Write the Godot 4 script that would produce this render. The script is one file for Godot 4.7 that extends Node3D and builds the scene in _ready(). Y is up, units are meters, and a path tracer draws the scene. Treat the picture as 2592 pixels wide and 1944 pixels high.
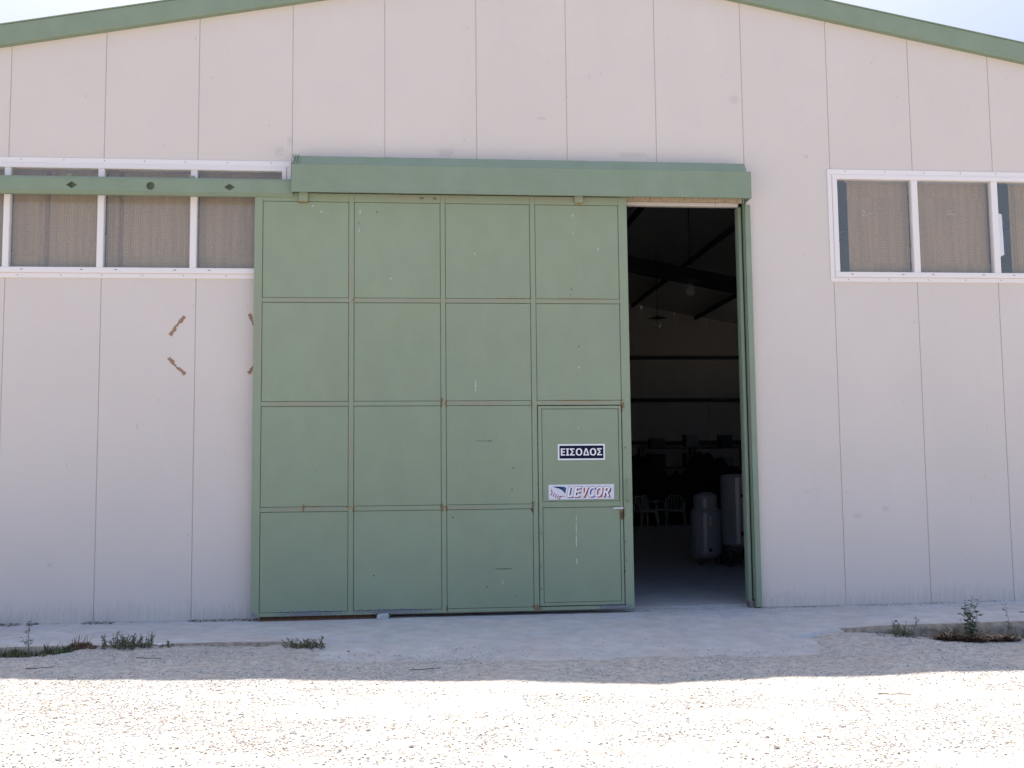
extends Node3D

# ------------------------------------------------------------------ helpers
var rng := RandomNumberGenerator.new()
var used := {}
var mats := {}
var uv_rect := Rect2(0, 0, 1, 1)      # x, top, width, height in metres: planar mapping of one painted surface
var n_lo := FastNoiseLite.new()
var n_mid := FastNoiseLite.new()
var n_hi := FastNoiseLite.new()

func numbered(called: String) -> String:
	if not used.has(called):
		used[called] = 0
		return called
	used[called] += 1
	return "%s_%03d" % [called, used[called]]

func tag(o: Node, label := "", category := "", group := "", kind := "") -> Node:
	if label != "": o.set_meta("label", label)
	if category != "": o.set_meta("category", category)
	if group != "": o.set_meta("group", group)
	if kind != "": o.set_meta("kind", kind)
	return o

func base(called: String, at: Vector3, label: String, category: String, group := "", parent: Node = null) -> Node3D:
	var o := Node3D.new()
	o.name = numbered(called) if parent == null else called
	if parent == null:
		add_child(o)
	else:
		parent.add_child(o, true)
	o.position = at
	return tag(o, label, category, group) as Node3D

func mb() -> SurfaceTool:
	var st := SurfaceTool.new()
	st.begin(Mesh.PRIMITIVE_TRIANGLES)
	st.set_smooth_group(-1)
	return st

func vtx(st: SurfaceTool, p: Vector3) -> void:
	st.set_uv(Vector2((p.x - uv_rect.position.x) / uv_rect.size.x, (uv_rect.position.y - p.y) / uv_rect.size.y))
	st.add_vertex(p)

# a, b, c counter-clockwise seen from outside
func tri(st: SurfaceTool, a: Vector3, b: Vector3, c: Vector3) -> void:
	vtx(st, a); vtx(st, c); vtx(st, b)

func quad(st: SurfaceTool, a: Vector3, b: Vector3, c: Vector3, d: Vector3) -> void:
	tri(st, a, b, c); tri(st, a, c, d)

func build(st: SurfaceTool, called: String, m: Material, parent: Node = null, smooth := false) -> MeshInstance3D:
	if not smooth:
		st.generate_normals()
	var o := MeshInstance3D.new()
	o.mesh = st.commit()
	o.material_override = m
	if parent == null:
		o.name = numbered(called)
		add_child(o)
	else:
		o.name = called
		parent.add_child(o, true)
	return o

func axis_point(ax: int, a: float, b: float, c: float) -> Vector3:
	# ax 0: polygon in (z, y) extruded along x; 1: polygon in (x, z) along y; 2: polygon in (x, y) along z
	if ax == 0: return Vector3(c, b, -a)
	if ax == 1: return Vector3(a, c, -b)
	return Vector3(a, b, c)

# convex polygon, counter-clockwise in its plane, extruded from c0 to c1, with a chamfer on the c1 (and c0) rim
func prism(st: SurfaceTool, poly: PackedVector2Array, c0: float, c1: float, bevel := 0.0, ax := 2) -> void:
	var n := poly.size()
	var mid := Vector2.ZERO
	for p in poly: mid += p
	mid /= n
	var inner := PackedVector2Array()
	if bevel > 0.0:
		for i in n:
			var p := poly[i]
			var d0 := (p - poly[(i + n - 1) % n]).normalized()
			var d1 := (poly[(i + 1) % n] - p).normalized()
			var n0 := Vector2(-d0.y, d0.x)
			var n1 := Vector2(-d1.y, d1.x)
			inner.append(p + (n0 + n1) * (bevel / maxf(1.0 + n0.dot(n1), 0.2)))
	else:
		inner = poly
	var cf := c1 - bevel
	for i in n:
		var j := (i + 1) % n
		quad(st, axis_point(ax, poly[i].x, poly[i].y, c0), axis_point(ax, poly[j].x, poly[j].y, c0), axis_point(ax, poly[j].x, poly[j].y, cf), axis_point(ax, poly[i].x, poly[i].y, cf))
		if bevel > 0.0:
			quad(st, axis_point(ax, poly[i].x, poly[i].y, cf), axis_point(ax, poly[j].x, poly[j].y, cf), axis_point(ax, inner[j].x, inner[j].y, c1), axis_point(ax, inner[i].x, inner[i].y, c1))
	for i in range(1, n - 1):
		tri(st, axis_point(ax, inner[0].x, inner[0].y, c1), axis_point(ax, inner[i].x, inner[i].y, c1), axis_point(ax, inner[i + 1].x, inner[i + 1].y, c1))
		tri(st, axis_point(ax, poly[0].x, poly[0].y, c0), axis_point(ax, poly[i + 1].x, poly[i + 1].y, c0), axis_point(ax, poly[i].x, poly[i].y, c0))

func rect(x0: float, y0: float, x1: float, y1: float) -> PackedVector2Array:
	return PackedVector2Array([Vector2(x0, y0), Vector2(x1, y0), Vector2(x1, y1), Vector2(x0, y1)])

func box(st: SurfaceTool, x0: float, y0: float, z0: float, x1: float, y1: float, z1: float, bevel := 0.0) -> void:
	prism(st, rect(x0, y0, x1, y1), z0, z1, bevel)

func part_box(called: String, m: Material, parent: Node, x0: float, y0: float, z0: float, x1: float, y1: float, z1: float, bevel := 0.0) -> MeshInstance3D:
	var st := mb()
	box(st, x0, y0, z0, x1, y1, z1, bevel)
	return build(st, called, m, parent)

func tube(st: SurfaceTool, pts: PackedVector3Array, r0: float, r1: float, sides := 8, caps := true) -> void:
	var n := pts.size()
	var rings := []
	for i in n:
		var dir: Vector3 = (pts[mini(i + 1, n - 1)] - pts[maxi(i - 1, 0)]).normalized()
		var side := dir.cross(Vector3(0.31, 0.17, 0.93) if absf(dir.z) < 0.9 else Vector3.UP).normalized()
		var up := side.cross(dir)
		var r := lerpf(r0, r1, float(i) / maxf(n - 1, 1))
		var ring := PackedVector3Array()
		for k in sides:
			var a := TAU * k / sides
			ring.append(pts[i] + (side * cos(a) + up * sin(a)) * r)
		rings.append(ring)
	for i in n - 1:
		for k in sides:
			var l := (k + 1) % sides
			quad(st, rings[i][l], rings[i][k], rings[i + 1][k], rings[i + 1][l])
	if caps:
		for k in range(1, sides - 1):
			tri(st, rings[0][0], rings[0][k], rings[0][k + 1])
			tri(st, rings[n - 1][0], rings[n - 1][k + 1], rings[n - 1][k])

# profile of (radius, height) pairs turned round a vertical axis
func lathe(st: SurfaceTool, prof: PackedVector2Array, at: Vector3, sides := 28) -> void:
	for i in prof.size() - 1:
		for k in sides:
			var a0 := TAU * k / sides
			var a1 := TAU * (k + 1) / sides
			var p := prof[i]
			var q := prof[i + 1]
			quad(st, at + Vector3(cos(a1) * p.x, p.y, sin(a1) * p.x), at + Vector3(cos(a0) * p.x, p.y, sin(a0) * p.x), at + Vector3(cos(a0) * q.x, q.y, sin(a0) * q.x), at + Vector3(cos(a1) * q.x, q.y, sin(a1) * q.x))

func mat(c: Color, rough := 0.7, metal := 0.0, spec := 0.5) -> StandardMaterial3D:
	var m := StandardMaterial3D.new()
	m.albedo_color = c.linear_to_srgb()          # c is a linear base colour
	m.roughness = rough
	m.metallic = metal
	m.metallic_specular = spec
	return m

func noise_tex(size: int, freq: float, lo: Color, hi: Color, sd: int, oct := 5, contrast := 1.0) -> ImageTexture:
	var n := FastNoiseLite.new()
	n.seed = sd
	n.noise_type = FastNoiseLite.TYPE_SIMPLEX_SMOOTH
	n.frequency = freq
	n.fractal_octaves = oct
	n.fractal_gain = 0.6
	var src := n.get_seamless_image(size, size)
	src.convert(Image.FORMAT_L8)
	var d := src.get_data()
	var out := PackedByteArray()
	out.resize(size * size * 3)
	var lut := []
	for i in 256:
		var t := clampf((i / 255.0 - 0.5) * contrast + 0.5, 0.0, 1.0)
		var c := lo.lerp(hi, t).linear_to_srgb()
		lut.append([int(c.r * 255), int(c.g * 255), int(c.b * 255)])
	for i in size * size:
		var e = lut[d[i]]
		out[i * 3] = e[0]; out[i * 3 + 1] = e[1]; out[i * 3 + 2] = e[2]
	var img := Image.create_from_data(size, size, false, Image.FORMAT_RGB8, out)
	img.generate_mipmaps()
	return ImageTexture.create_from_image(img)

func bump_tex(size: int, freq: float, strength: float, sd: int) -> ImageTexture:
	var n := FastNoiseLite.new()
	n.seed = sd
	n.frequency = freq
	n.fractal_octaves = 4
	var img := n.get_seamless_image(size, size)
	img.convert(Image.FORMAT_RGBA8)
	img.bump_map_to_normal_map(strength)
	img.generate_mipmaps()
	return ImageTexture.create_from_image(img)

func world_mat(tex: Texture2D, scale: float, rough: float, bump: Texture2D = null, bstr := 0.6) -> StandardMaterial3D:
	var m := StandardMaterial3D.new()
	m.albedo_texture = tex
	m.uv1_triplanar = true
	m.uv1_world_triplanar = true
	m.uv1_scale = Vector3.ONE * scale
	m.roughness = rough
	if bump != null:
		m.normal_enabled = true
		m.normal_texture = bump
		m.normal_scale = bstr
	return m

# ------------------------------------------------------------------ painted surfaces
const FAC := Rect2(-6.8, 7.5, 13.6, 7.5)
const DOOR := Rect2(-3.42, 4.6, 4.08, 4.6)

func facade_texture() -> ImageTexture:
	var w := 2048
	var h := 1130
	var out := PackedByteArray()
	out.resize(w * h * 3)
	var col := Color(0.712, 0.629, 0.558)
	var streak_l := PackedFloat32Array()
	var streak_s := PackedFloat32Array()
	for i in w:
		var x := FAC.position.x + FAC.size.x * i / w
		var a := n_hi.get_noise_2d(x * 900.0, 3.0) * 0.5 + 0.5
		var b := n_mid.get_noise_2d(x * 60.0, 40.0) * 0.5 + 0.5
		streak_l.append(0.03 + 0.26 * a * a + 0.10 * b)
		streak_s.append(0.10 * clampf(n_hi.get_noise_2d(x * 700.0, 90.0) * 1.6 + 0.55, 0.0, 1.0))
	var k := 0
	for j in h:
		var y := FAC.position.y - FAC.size.y * j / h
		for i in w:
			var x := FAC.position.x + FAC.size.x * i / w
			var t := 1.0 + 0.022 * n_lo.get_noise_2d(x * 40.0, y * 40.0) + 0.02 * n_mid.get_noise_2d(x * 30.0, y * 18.0)
			if y < 0.4:
				if y < streak_l[i]:
					t -= streak_s[i]
				t -= 0.05 * maxf(0.0, n_hi.get_noise_2d(x * 260.0, y * 160.0)) * (1.0 if y < 0.22 else 0.4)
			if n_hi.get_noise_2d(x * 130.0 + 500.0, y * 130.0) > 0.80:
				t -= 0.06
			var c := Color(col.r * t, col.g * t, col.b * t).linear_to_srgb()
			out[k] = int(clampf(c.r, 0, 1) * 255); out[k + 1] = int(clampf(c.g, 0, 1) * 255); out[k + 2] = int(clampf(c.b, 0, 1) * 255)
			k += 3
	var img := Image.create_from_data(w, h, false, Image.FORMAT_RGB8, out)
	# scuffs and specks seen on the cladding
	for s in [[-1.35, 5.02, 0.10, 0.05], [-0.28, 5.43, 0.07, 0.02], [0.75, 5.03, 0.16, 0.03], [1.93, 5.70, 0.06, 0.05], [-3.16, 5.00, 0.05, 0.06], [3.20, 0.98, 0.05, 0.03], [3.52, 1.05, 0.04, 0.03], [-5.45, 0.60, 0.02, 0.02], [-4.6, 2.02, 0.015, 0.03], [2.62, 1.25, 0.03, 0.02], [-3.05, 5.12, 0.03, 0.05], [2.75, 5.05, 0.03, 0.02], [3.95, 3.15, 0.02, 0.02]]:
		blot(img, FAC, s[0], s[1], s[2], s[3], Color(0.42, 0.38, 0.35), 0.28, 0.9)
	for q in 90:
		blot(img, FAC, rng.randf_range(-6.5, 6.0), rng.randf_range(0.1, 6.6), 0.008, rng.randf_range(0.006, 0.02), Color(0.38, 0.35, 0.32), 0.4, 0.3)
	img.generate_mipmaps()
	return ImageTexture.create_from_image(img)

func blot(img: Image, r: Rect2, x: float, y: float, rx: float, ry: float, c: Color, amount: float, ragged := 0.6) -> void:
	var w := img.get_width()
	var h := img.get_height()
	var i0 := int((x - rx - r.position.x) / r.size.x * w)
	var i1 := int(ceil((x + rx - r.position.x) / r.size.x * w))
	var j0 := int((r.position.y - y - ry) / r.size.y * h)
	var j1 := int(ceil((r.position.y - y + ry) / r.size.y * h))
	for j in range(maxi(j0, 0), mini(j1 + 1, h)):
		for i in range(maxi(i0, 0), mini(i1 + 1, w)):
			var px := r.position.x + r.size.x * (i + 0.5) / w
			var py := r.position.y - r.size.y * (j + 0.5) / h
			var d := Vector2((px - x) / rx, (py - y) / ry).length()
			var e := 1.0 - d + ragged * n_hi.get_noise_2d(px * 420.0, py * 420.0)
			if e > 0.0:
				var o := img.get_pixel(i, j).srgb_to_linear()
				img.set_pixel(i, j, o.lerp(c, amount * clampf(e * 4.0, 0.0, 1.0)).linear_to_srgb())

func door_texture() -> ImageTexture:
	var w := 1280
	var h := 1443
	var out := PackedByteArray()
	out.resize(w * h * 3)
	var col := Color(0.290, 0.342, 0.228)
	var k := 0
	for j in h:
		var y := DOOR.position.y - DOOR.size.y * j / h
		for i in w:
			var x := DOOR.position.x + DOOR.size.x * i / w
			var t := 1.0 + 0.05 * n_lo.get_noise_2d(x * 55.0, y * 30.0 + 300.0) + 0.035 * n_mid.get_noise_2d(x * 110.0, y * 70.0)
			var g := 0.02 * n_mid.get_noise_2d(x * 50.0 + 900.0, y * 50.0)
			var sp := n_hi.get_noise_2d(x * 220.0, y * 220.0 + 77.0)
			if sp > 0.82: t *= 1.12
			elif sp < -0.84: t *= 0.8
			var c := Color(col.r * (t + g), col.g * t, col.b * (t - g)).linear_to_srgb()
			out[k] = int(clampf(c.r, 0, 1) * 255); out[k + 1] = int(clampf(c.g, 0, 1) * 255); out[k + 2] = int(clampf(c.b, 0, 1) * 255)
			k += 3
	var img := Image.create_from_data(w, h, false, Image.FORMAT_RGB8, out)
	var rust := Color(0.20, 0.095, 0.03)
	var ochre := Color(0.30, 0.21, 0.08)
	var tan := Color(0.33, 0.30, 0.22)
	var dark := Color(0.05, 0.055, 0.045)
	var pale := Color(0.62, 0.63, 0.58)
	var bare := Color(0.20, 0.20, 0.235)
	# faded, chalky stretches of the rails and stiles
	for s in [[-2.85, 3.34, 0.52, 0.035], [-1.75, 3.34, 0.6, 0.03], [-0.9, 3.345, 0.45, 0.035], [0.05, 3.35, 0.45, 0.035], [-2.85, 2.24, 0.45, 0.03], [-1.0, 2.24, 0.35, 0.03], [0.05, 2.235, 0.42, 0.035], [-2.9, 1.14, 0.4, 0.03], [-1.1, 1.135, 0.3, 0.02], [-2.37, 3.55, 0.03, 0.5], [-2.37, 1.75, 0.03, 0.4], [-1.6, 4.46, 0.5, 0.03], [-0.2, 4.47, 0.45, 0.03], [-3.35, 3.0, 0.03, 0.6]]:
		blot(img, DOOR, s[0], s[1], s[2], s[3], tan, 0.6, 0.9)
	# rust in the corners of the grid
	for s in [[-1.415, 2.25, 0.018, 0.06], [-1.37, 2.24, 0.012, 0.045], [-1.415, 1.135, 0.02, 0.05], [-1.37, 1.13, 0.014, 0.04], [-0.45, 1.13, 0.016, 0.07], [-2.34, 1.13, 0.012, 0.04], [-2.39, 1.155, 0.08, 0.012], [-2.86, 1.15, 0.012, 0.04], [-2.75, 1.163, 0.12, 0.008], [-0.45, 2.23, 0.01, 0.05], [0.535, 2.21, 0.022, 0.065], [-2.345, 3.34, 0.01, 0.03], [-0.62, 3.37, 0.2, 0.008], [0.1, 3.372, 0.25, 0.007], [0.52, 1.05, 0.03, 0.07], [-1.37, 0.08, 0.014, 0.04], [-0.42, 0.075, 0.05, 0.03], [0.1, 2.262, 0.4, 0.008], [0.09, 4.42, 0.06, 0.012], [-2.87, 4.395, 0.06, 0.01]]:
		blot(img, DOOR, s[0], s[1], s[2], s[3], rust if s[3] > 0.02 else ochre, 0.75, 0.8)
	# grazed paint along the bottom rail
	for s in [[-2.78, 0.066, 0.36, 0.03], [-1.92, 0.068, 0.42, 0.028], [0.42, 0.06, 0.2, 0.035], [-3.36, 0.06, 0.04, 0.02]]:
		blot(img, DOOR, s[0], s[1], s[2], s[3], bare, 0.85, 0.9)
	# paint runs, scratches, holes
	for s in [[0.014, 1.00, 0.006, 0.03], [0.012, 0.90, 0.006, 0.08], [0.011, 0.76, 0.007, 0.07], [0.012, 0.555, 0.008, 0.03], [-1.051, 2.44, 0.006, 0.05], [-1.051, 2.38, 0.006, 0.02], [0.024, 4.29, 0.006, 0.025], [0.03, 4.10, 0.005, 0.02], [0.30, 3.92, 0.006, 0.02], [-2.28, 4.31, 0.008, 0.02], [-2.29, 4.1, 0.006, 0.02], [-2.69, 4.30, 0.012, 0.01], [-2.78, 4.36, 0.01, 0.01], [-1.95, 3.58, 0.008, 0.012], [0.07, 2.62, 0.01, 0.016], [-1.3, 4.55, 0.012, 0.012], [-1.05, 3.86, 0.006, 0.02], [0.05, 1.97, 0.005, 0.02], [-0.78, 0.34, 0.004, 0.03]]:
		blot(img, DOOR, s[0], s[1], s[2], s[3], pale, 0.7, 0.5)
	for s in [[-0.77, 0.484, 0.105, 0.007], [-0.985, 1.836, 0.06, 0.004], [-0.9, 1.835, 0.03, 0.006], [-0.657, 1.543, 0.012, 0.012], [-0.672, 1.32, 0.008, 0.01], [-0.46, 1.097, 0.02, 0.02], [-2.1, 4.3, 0.006, 0.02], [-2.29, 4.18, 0.005, 0.02], [0.0, 3.48, 0.007, 0.012], [-0.01, 3.42, 0.006, 0.01], [0.07, 2.85, 0.008, 0.012], [-2.13, 0.44, 0.012, 0.01], [0.556, 1.75, 0.01, 0.012], [0.54, 0.75, 0.008, 0.014], [0.545, 0.55, 0.008, 0.014], [0.53, 0.43, 0.01, 0.01], [-0.37, 0.85, 0.007, 0.014], [-0.37, 0.5, 0.007, 0.012], [-0.37, 0.27, 0.01, 0.012], [-0.95, 0.30, 0.02, 0.006], [-1.62, 4.46, 0.025, 0.014], [-1.48, 4.46, 0.022, 0.016], [-0.64, 0.2, 0.008, 0.008], [-1.3, 1.03, 0.01, 0.008]]:
		blot(img, DOOR, s[0], s[1], s[2], s[3], dark, 0.7, 0.5)
	img.generate_mipmaps()
	return ImageTexture.create_from_image(img)

# ------------------------------------------------------------------ ground
func pw(x: float, xs: Array, ys: Array) -> float:
	if x <= xs[0]: return ys[0]
	for i in xs.size() - 1:
		if x < xs[i + 1]:
			var t: float = (x - xs[i]) / (xs[i + 1] - xs[i])
			t = t * t * (3.0 - 2.0 * t)
			return lerpf(ys[i], ys[i + 1], t)
	return ys[ys.size() - 1]

func ground_y(x: float, z: float) -> float:
	var g := pw(x, [-6.0, -4.8, -3.0, -1.2, 0.2, 2.0, 3.2, 6.0], [0.0, -0.005, -0.03, -0.06, -0.085, -0.10, -0.12, -0.13])
	var near := 1.0 - smoothstep(1.6, 2.3, z)
	var edge := pw(x, [-4.9, -4.6, -2.7, 2.0, 2.5, 3.5], [-0.05, -0.020, -0.022, -0.070, -0.05, -0.13])
	g = lerpf(g, edge, near)
	g -= 0.05 * mid_weight(x) * (1.0 - smoothstep(1.8, 2.6, z))
	g += 0.014 * n_lo.get_noise_2d(x * 60.0, z * 60.0) + 0.004 * n_mid.get_noise_2d(x * 90.0, z * 90.0)
	g += 0.007 * n_mid.get_noise_2d(x * 22.0 + z * 12.0, z * 130.0) * smoothstep(1.7, 2.2, z)
	if z < 1.35:
		g = lerpf(g, -0.3, smoothstep(1.35, 1.1, z))
	return g

func mid_weight(x: float) -> float:
	return smoothstep(-2.95, -2.3, x + 0.1 * n_mid.get_noise_2d(x * 60.0, 0.0)) * (1.0 - smoothstep(1.85, 2.28, x))

func apron_y(x: float, z: float) -> float:
	var zf := 1.5 + 0.02 * n_mid.get_noise_2d(x * 25.0, 9.0) + 0.01 * n_hi.get_noise_2d(x * 120.0, 9.0)
	var side := -0.004 * z + pw(x, [-6.0, -2.0, 2.0, 5.0], [0.005, -0.004, -0.002, 0.012]) if z < zf else ground_y(x, z) - 0.035
	if z >= zf - 0.03 and z < zf:
		side -= 0.012 + 0.012 * n_hi.get_noise_2d(x * 200.0, z * 200.0)
	var ramp := lerpf(-0.001 * z, ground_y(x, 2.6) - 0.03, smoothstep(0.4, 2.6, z)) + 0.010 * n_mid.get_noise_2d(x * 55.0, z * 80.0) * smoothstep(1.0, 2.0, z)
	var aw := smoothstep(-3.5, -2.1, x + 0.25 * n_mid.get_noise_2d(x * 40.0, z * 50.0)) * (1.0 - smoothstep(1.6, 2.75, x + 0.25 * n_mid.get_noise_2d(x * 40.0 + 9.0, z * 50.0)))
	return lerpf(side, ramp, aw) + 0.0025 * n_mid.get_noise_2d(x * 120.0, z * 120.0)

func kerb_point(x: float, k: int) -> Vector3:
	var top := apron_y(x, 1.44) - 0.002
	var t := k / 7.0
	var z := 1.535 + 0.018 * n_mid.get_noise_2d(x * 60.0, t * 30.0) + 0.008 * n_hi.get_noise_2d(x * 160.0, t * 40.0) + 0.02 * (1.0 - t)
	z = lerpf(1.34, z, smoothstep(2.16, 2.42, x) if x > 0.0 else 1.0)
	if k == 7:
		return Vector3(x, top + 0.003, minf(1.44, z - 0.03))
	if k == 6:
		return Vector3(x, top + 0.003 - 0.006 * absf(n_hi.get_noise_2d(x * 120.0, 4.0)), z - 0.012)
	return Vector3(x, lerpf(-0.25, top, sqrt(t)), z)

func span(a: float, b: float, step: float) -> PackedFloat32Array:
	var o := PackedFloat32Array()
	var n := int(round((b - a) / step))
	for i in n + 1: o.append(a + (b - a) * i / n)
	return o

func joined(parts: Array) -> PackedFloat32Array:
	var o := PackedFloat32Array()
	for p in parts:
		for v in p:
			if o.is_empty() or v > o[o.size() - 1] + 1e-4: o.append(v)
	return o

func grid(xs: PackedFloat32Array, zs: PackedFloat32Array, f: Callable, tinted := false) -> ArrayMesh:
	var nx := xs.size()
	var nz := zs.size()
	var v := PackedVector3Array()
	var nn := PackedVector3Array()
	v.resize(nx * nz); nn.resize(nx * nz)
	for j in nz:
		for i in nx:
			v[j * nx + i] = Vector3(xs[i], f.call(xs[i], zs[j]), zs[j])
	for j in nz:
		for i in nx:
			var l := v[j * nx + maxi(i - 1, 0)]
			var r := v[j * nx + mini(i + 1, nx - 1)]
			var a := v[maxi(j - 1, 0) * nx + i]
			var b := v[mini(j + 1, nz - 1) * nx + i]
			nn[j * nx + i] = (b - a).cross(r - l).normalized()
	var idx := PackedInt32Array()
	idx.resize((nx - 1) * (nz - 1) * 6)
	var k := 0
	for j in nz - 1:
		for i in nx - 1:
			var p := j * nx + i
			idx[k] = p; idx[k + 1] = p + 1; idx[k + 2] = p + nx
			idx[k + 3] = p + 1; idx[k + 4] = p + nx + 1; idx[k + 5] = p + nx
			k += 6
	var arr := []
	arr.resize(Mesh.ARRAY_MAX)
	arr[Mesh.ARRAY_VERTEX] = v
	arr[Mesh.ARRAY_NORMAL] = nn
	arr[Mesh.ARRAY_INDEX] = idx
	if tinted:
		# patches of fines: reddish soil here, paler dust there
		var cc := PackedColorArray()
		for q in v:
			var a := n_mid.get_noise_2d(q.x * 38.0 + 70.0, q.z * 75.0)
			var b := n_lo.get_noise_2d(q.x * 90.0 + 33.0, q.z * 160.0)
			var t := 0.95 + 0.09 * b
			cc.append(Color(t + 0.05 * a, t - 0.012 * a, t - 0.06 * a))
		arr[Mesh.ARRAY_COLOR] = cc
	var m := ArrayMesh.new()
	m.add_surface_from_arrays(Mesh.PRIMITIVE_TRIANGLES, arr)
	return m

func mesh_node(m: Mesh, called: String, mt: Material, parent: Node = null) -> MeshInstance3D:
	var o := MeshInstance3D.new()
	o.mesh = m
	o.material_override = mt
	if parent == null:
		o.name = numbered(called)
		add_child(o)
	else:
		o.name = called
		parent.add_child(o, true)
	return o

func pebble_mesh(sd: int) -> Mesh:
	rng.seed = sd
	var t := (1.0 + sqrt(5.0)) / 2.0
	var p := [Vector3(-1, t, 0), Vector3(1, t, 0), Vector3(-1, -t, 0), Vector3(1, -t, 0), Vector3(0, -1, t), Vector3(0, 1, t), Vector3(0, -1, -t), Vector3(0, 1, -t), Vector3(t, 0, -1), Vector3(t, 0, 1), Vector3(-t, 0, -1), Vector3(-t, 0, 1)]
	for i in 12:
		p[i] = p[i].normalized() * rng.randf_range(0.72, 1.15) * Vector3(1.0, 0.72, 0.9)
	var st := mb()
	for f in [[0, 11, 5], [0, 5, 1], [0, 1, 7], [0, 7, 10], [0, 10, 11], [1, 5, 9], [5, 11, 4], [11, 10, 2], [10, 7, 6], [7, 1, 8], [3, 9, 4], [3, 4, 2], [3, 2, 6], [3, 6, 8], [3, 8, 9], [4, 9, 5], [2, 4, 11], [6, 2, 10], [8, 6, 7], [9, 8, 1]]:
		tri(st, p[f[0]], p[f[1]], p[f[2]])
	st.generate_normals()
	return st.commit()

func scatter(called: String, mesh: Mesh, list: Array, label: String, category: String) -> void:
	var mm := MultiMesh.new()
	mm.transform_format = MultiMesh.TRANSFORM_3D
	mm.use_colors = true
	mm.mesh = mesh
	mm.instance_count = list.size()
	for i in list.size():
		mm.set_instance_transform(i, list[i][0])
		mm.set_instance_color(i, list[i][1])
	var o := MultiMeshInstance3D.new()
	o.multimesh = mm
	o.material_override = mats.pebble
	o.name = numbered(called)
	add_child(o)
	tag(o, label, category, "", "stuff")

func stone_at(x: float, y: float, z: float, s: float, tone: float) -> Array:
	var b := Basis.from_euler(Vector3(rng.randf_range(-0.5, 0.5), rng.randf() * TAU, rng.randf_range(-0.5, 0.5))).scaled(Vector3(s, s * rng.randf_range(0.7, 1.0), s * rng.randf_range(0.75, 1.1)))
	var w := rng.randf_range(-0.01, 0.055)
	return [Transform3D(b, Vector3(x, y, z)), Color(tone + w, tone, tone - w * 1.2)]

# ------------------------------------------------------------------ plants
func leaf(st: SurfaceTool, at: Vector3, dir: Vector3, len: float, wid: float, c: Color) -> void:
	var side := dir.cross(Vector3.UP)
	if side.length() < 0.05: side = Vector3.RIGHT
	side = side.normalized().rotated(dir.normalized(), rng.randf_range(-0.9, 0.9))
	var up := side.cross(dir).normalized()
	var d := dir.normalized()
	var m := at + d * len * 0.5 + up * wid * 0.15
	var tip := at + d * len - Vector3.UP * len * 0.12
	st.set_color(c)
	tri(st, at, m + side * wid * 0.5, tip)
	st.set_color(c * 0.94)
	tri(st, at, tip, m - side * wid * 0.5 + up * wid * 0.1)

func weed(called: String, label: String, category: String, at: Vector3, h: float, spread: float, stems: int, leaves: int, ll: float, lw: float, greens: Array, sd: int, group := "") -> Node3D:
	rng.seed = sd
	var root := base(called, at, label, category, group)
	var ss := mb()
	var ls := mb()
	for s in stems:
		var a := rng.randf() * TAU
		var many := stems > 3
		var org := Vector3(rng.randfn(0.0, 0.42) * spread, 0.0, rng.randfn(0.0, 0.25) * spread) if many else Vector3.ZERO
		var lean := (0.5 if many else 0.25) * spread * rng.randf()
		var hh := h * (1.0 if s == 0 else rng.randf_range(0.25, 0.95))
		var kink := Vector3(rng.randf_range(-1, 1), 0, rng.randf_range(-1, 1)) * hh * 0.09
		var ph := rng.randf() * TAU
		var seg := 7
		var pts := PackedVector3Array()
		for i in seg + 1:
			var t := float(i) / seg
			pts.append(org + Vector3(cos(a) * lean * t, hh * t - 0.012 * (1.0 - t), sin(a) * lean * t) + kink * sin(t * 7.0 + ph) * t)
		ss.set_color(Color(0.09, 0.11, 0.055))
		tube(ss, pts, 0.0035, 0.0012, 4)
		var paths := [pts]
		for b in (3 if hh > 0.1 else 1):
			var i1 := rng.randi_range(2, 5)
			var ba := rng.randf() * TAU
			var bl := hh * rng.randf_range(0.15, 0.35)
			var bp := PackedVector3Array()
			for i in 4:
				var t := i / 3.0
				bp.append(pts[i1] + Vector3(cos(ba) * bl * t * 0.7, bl * t * (0.75 + 0.3 * t), sin(ba) * bl * t * 0.7))
			tube(ss, bp, 0.002, 0.001, 3)
			paths.append(bp)
		for l in leaves:
			var path: PackedVector3Array = paths[0 if rng.randf() < 0.6 else rng.randi() % paths.size()]
			var f := pow(rng.randf(), 0.8) * (path.size() - 1)
			var i0 := mini(int(f), path.size() - 2)
			var p := path[i0].lerp(path[i0 + 1], f - i0)
			var la := rng.randf() * TAU
			var d := Vector3(cos(la), rng.randf_range(-0.35, 0.9), sin(la))
			var k := rng.randf_range(0.45, 1.15) * (1.1 - 0.5 * f / path.size())
			leaf(ls, p, d, ll * k, lw * k, greens[rng.randi() % greens.size()] * rng.randf_range(0.7, 1.25))
	build(ss, "stem", mats.leaf, root)
	build(ls, "foliage", mats.leaf, root)
	return root

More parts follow.
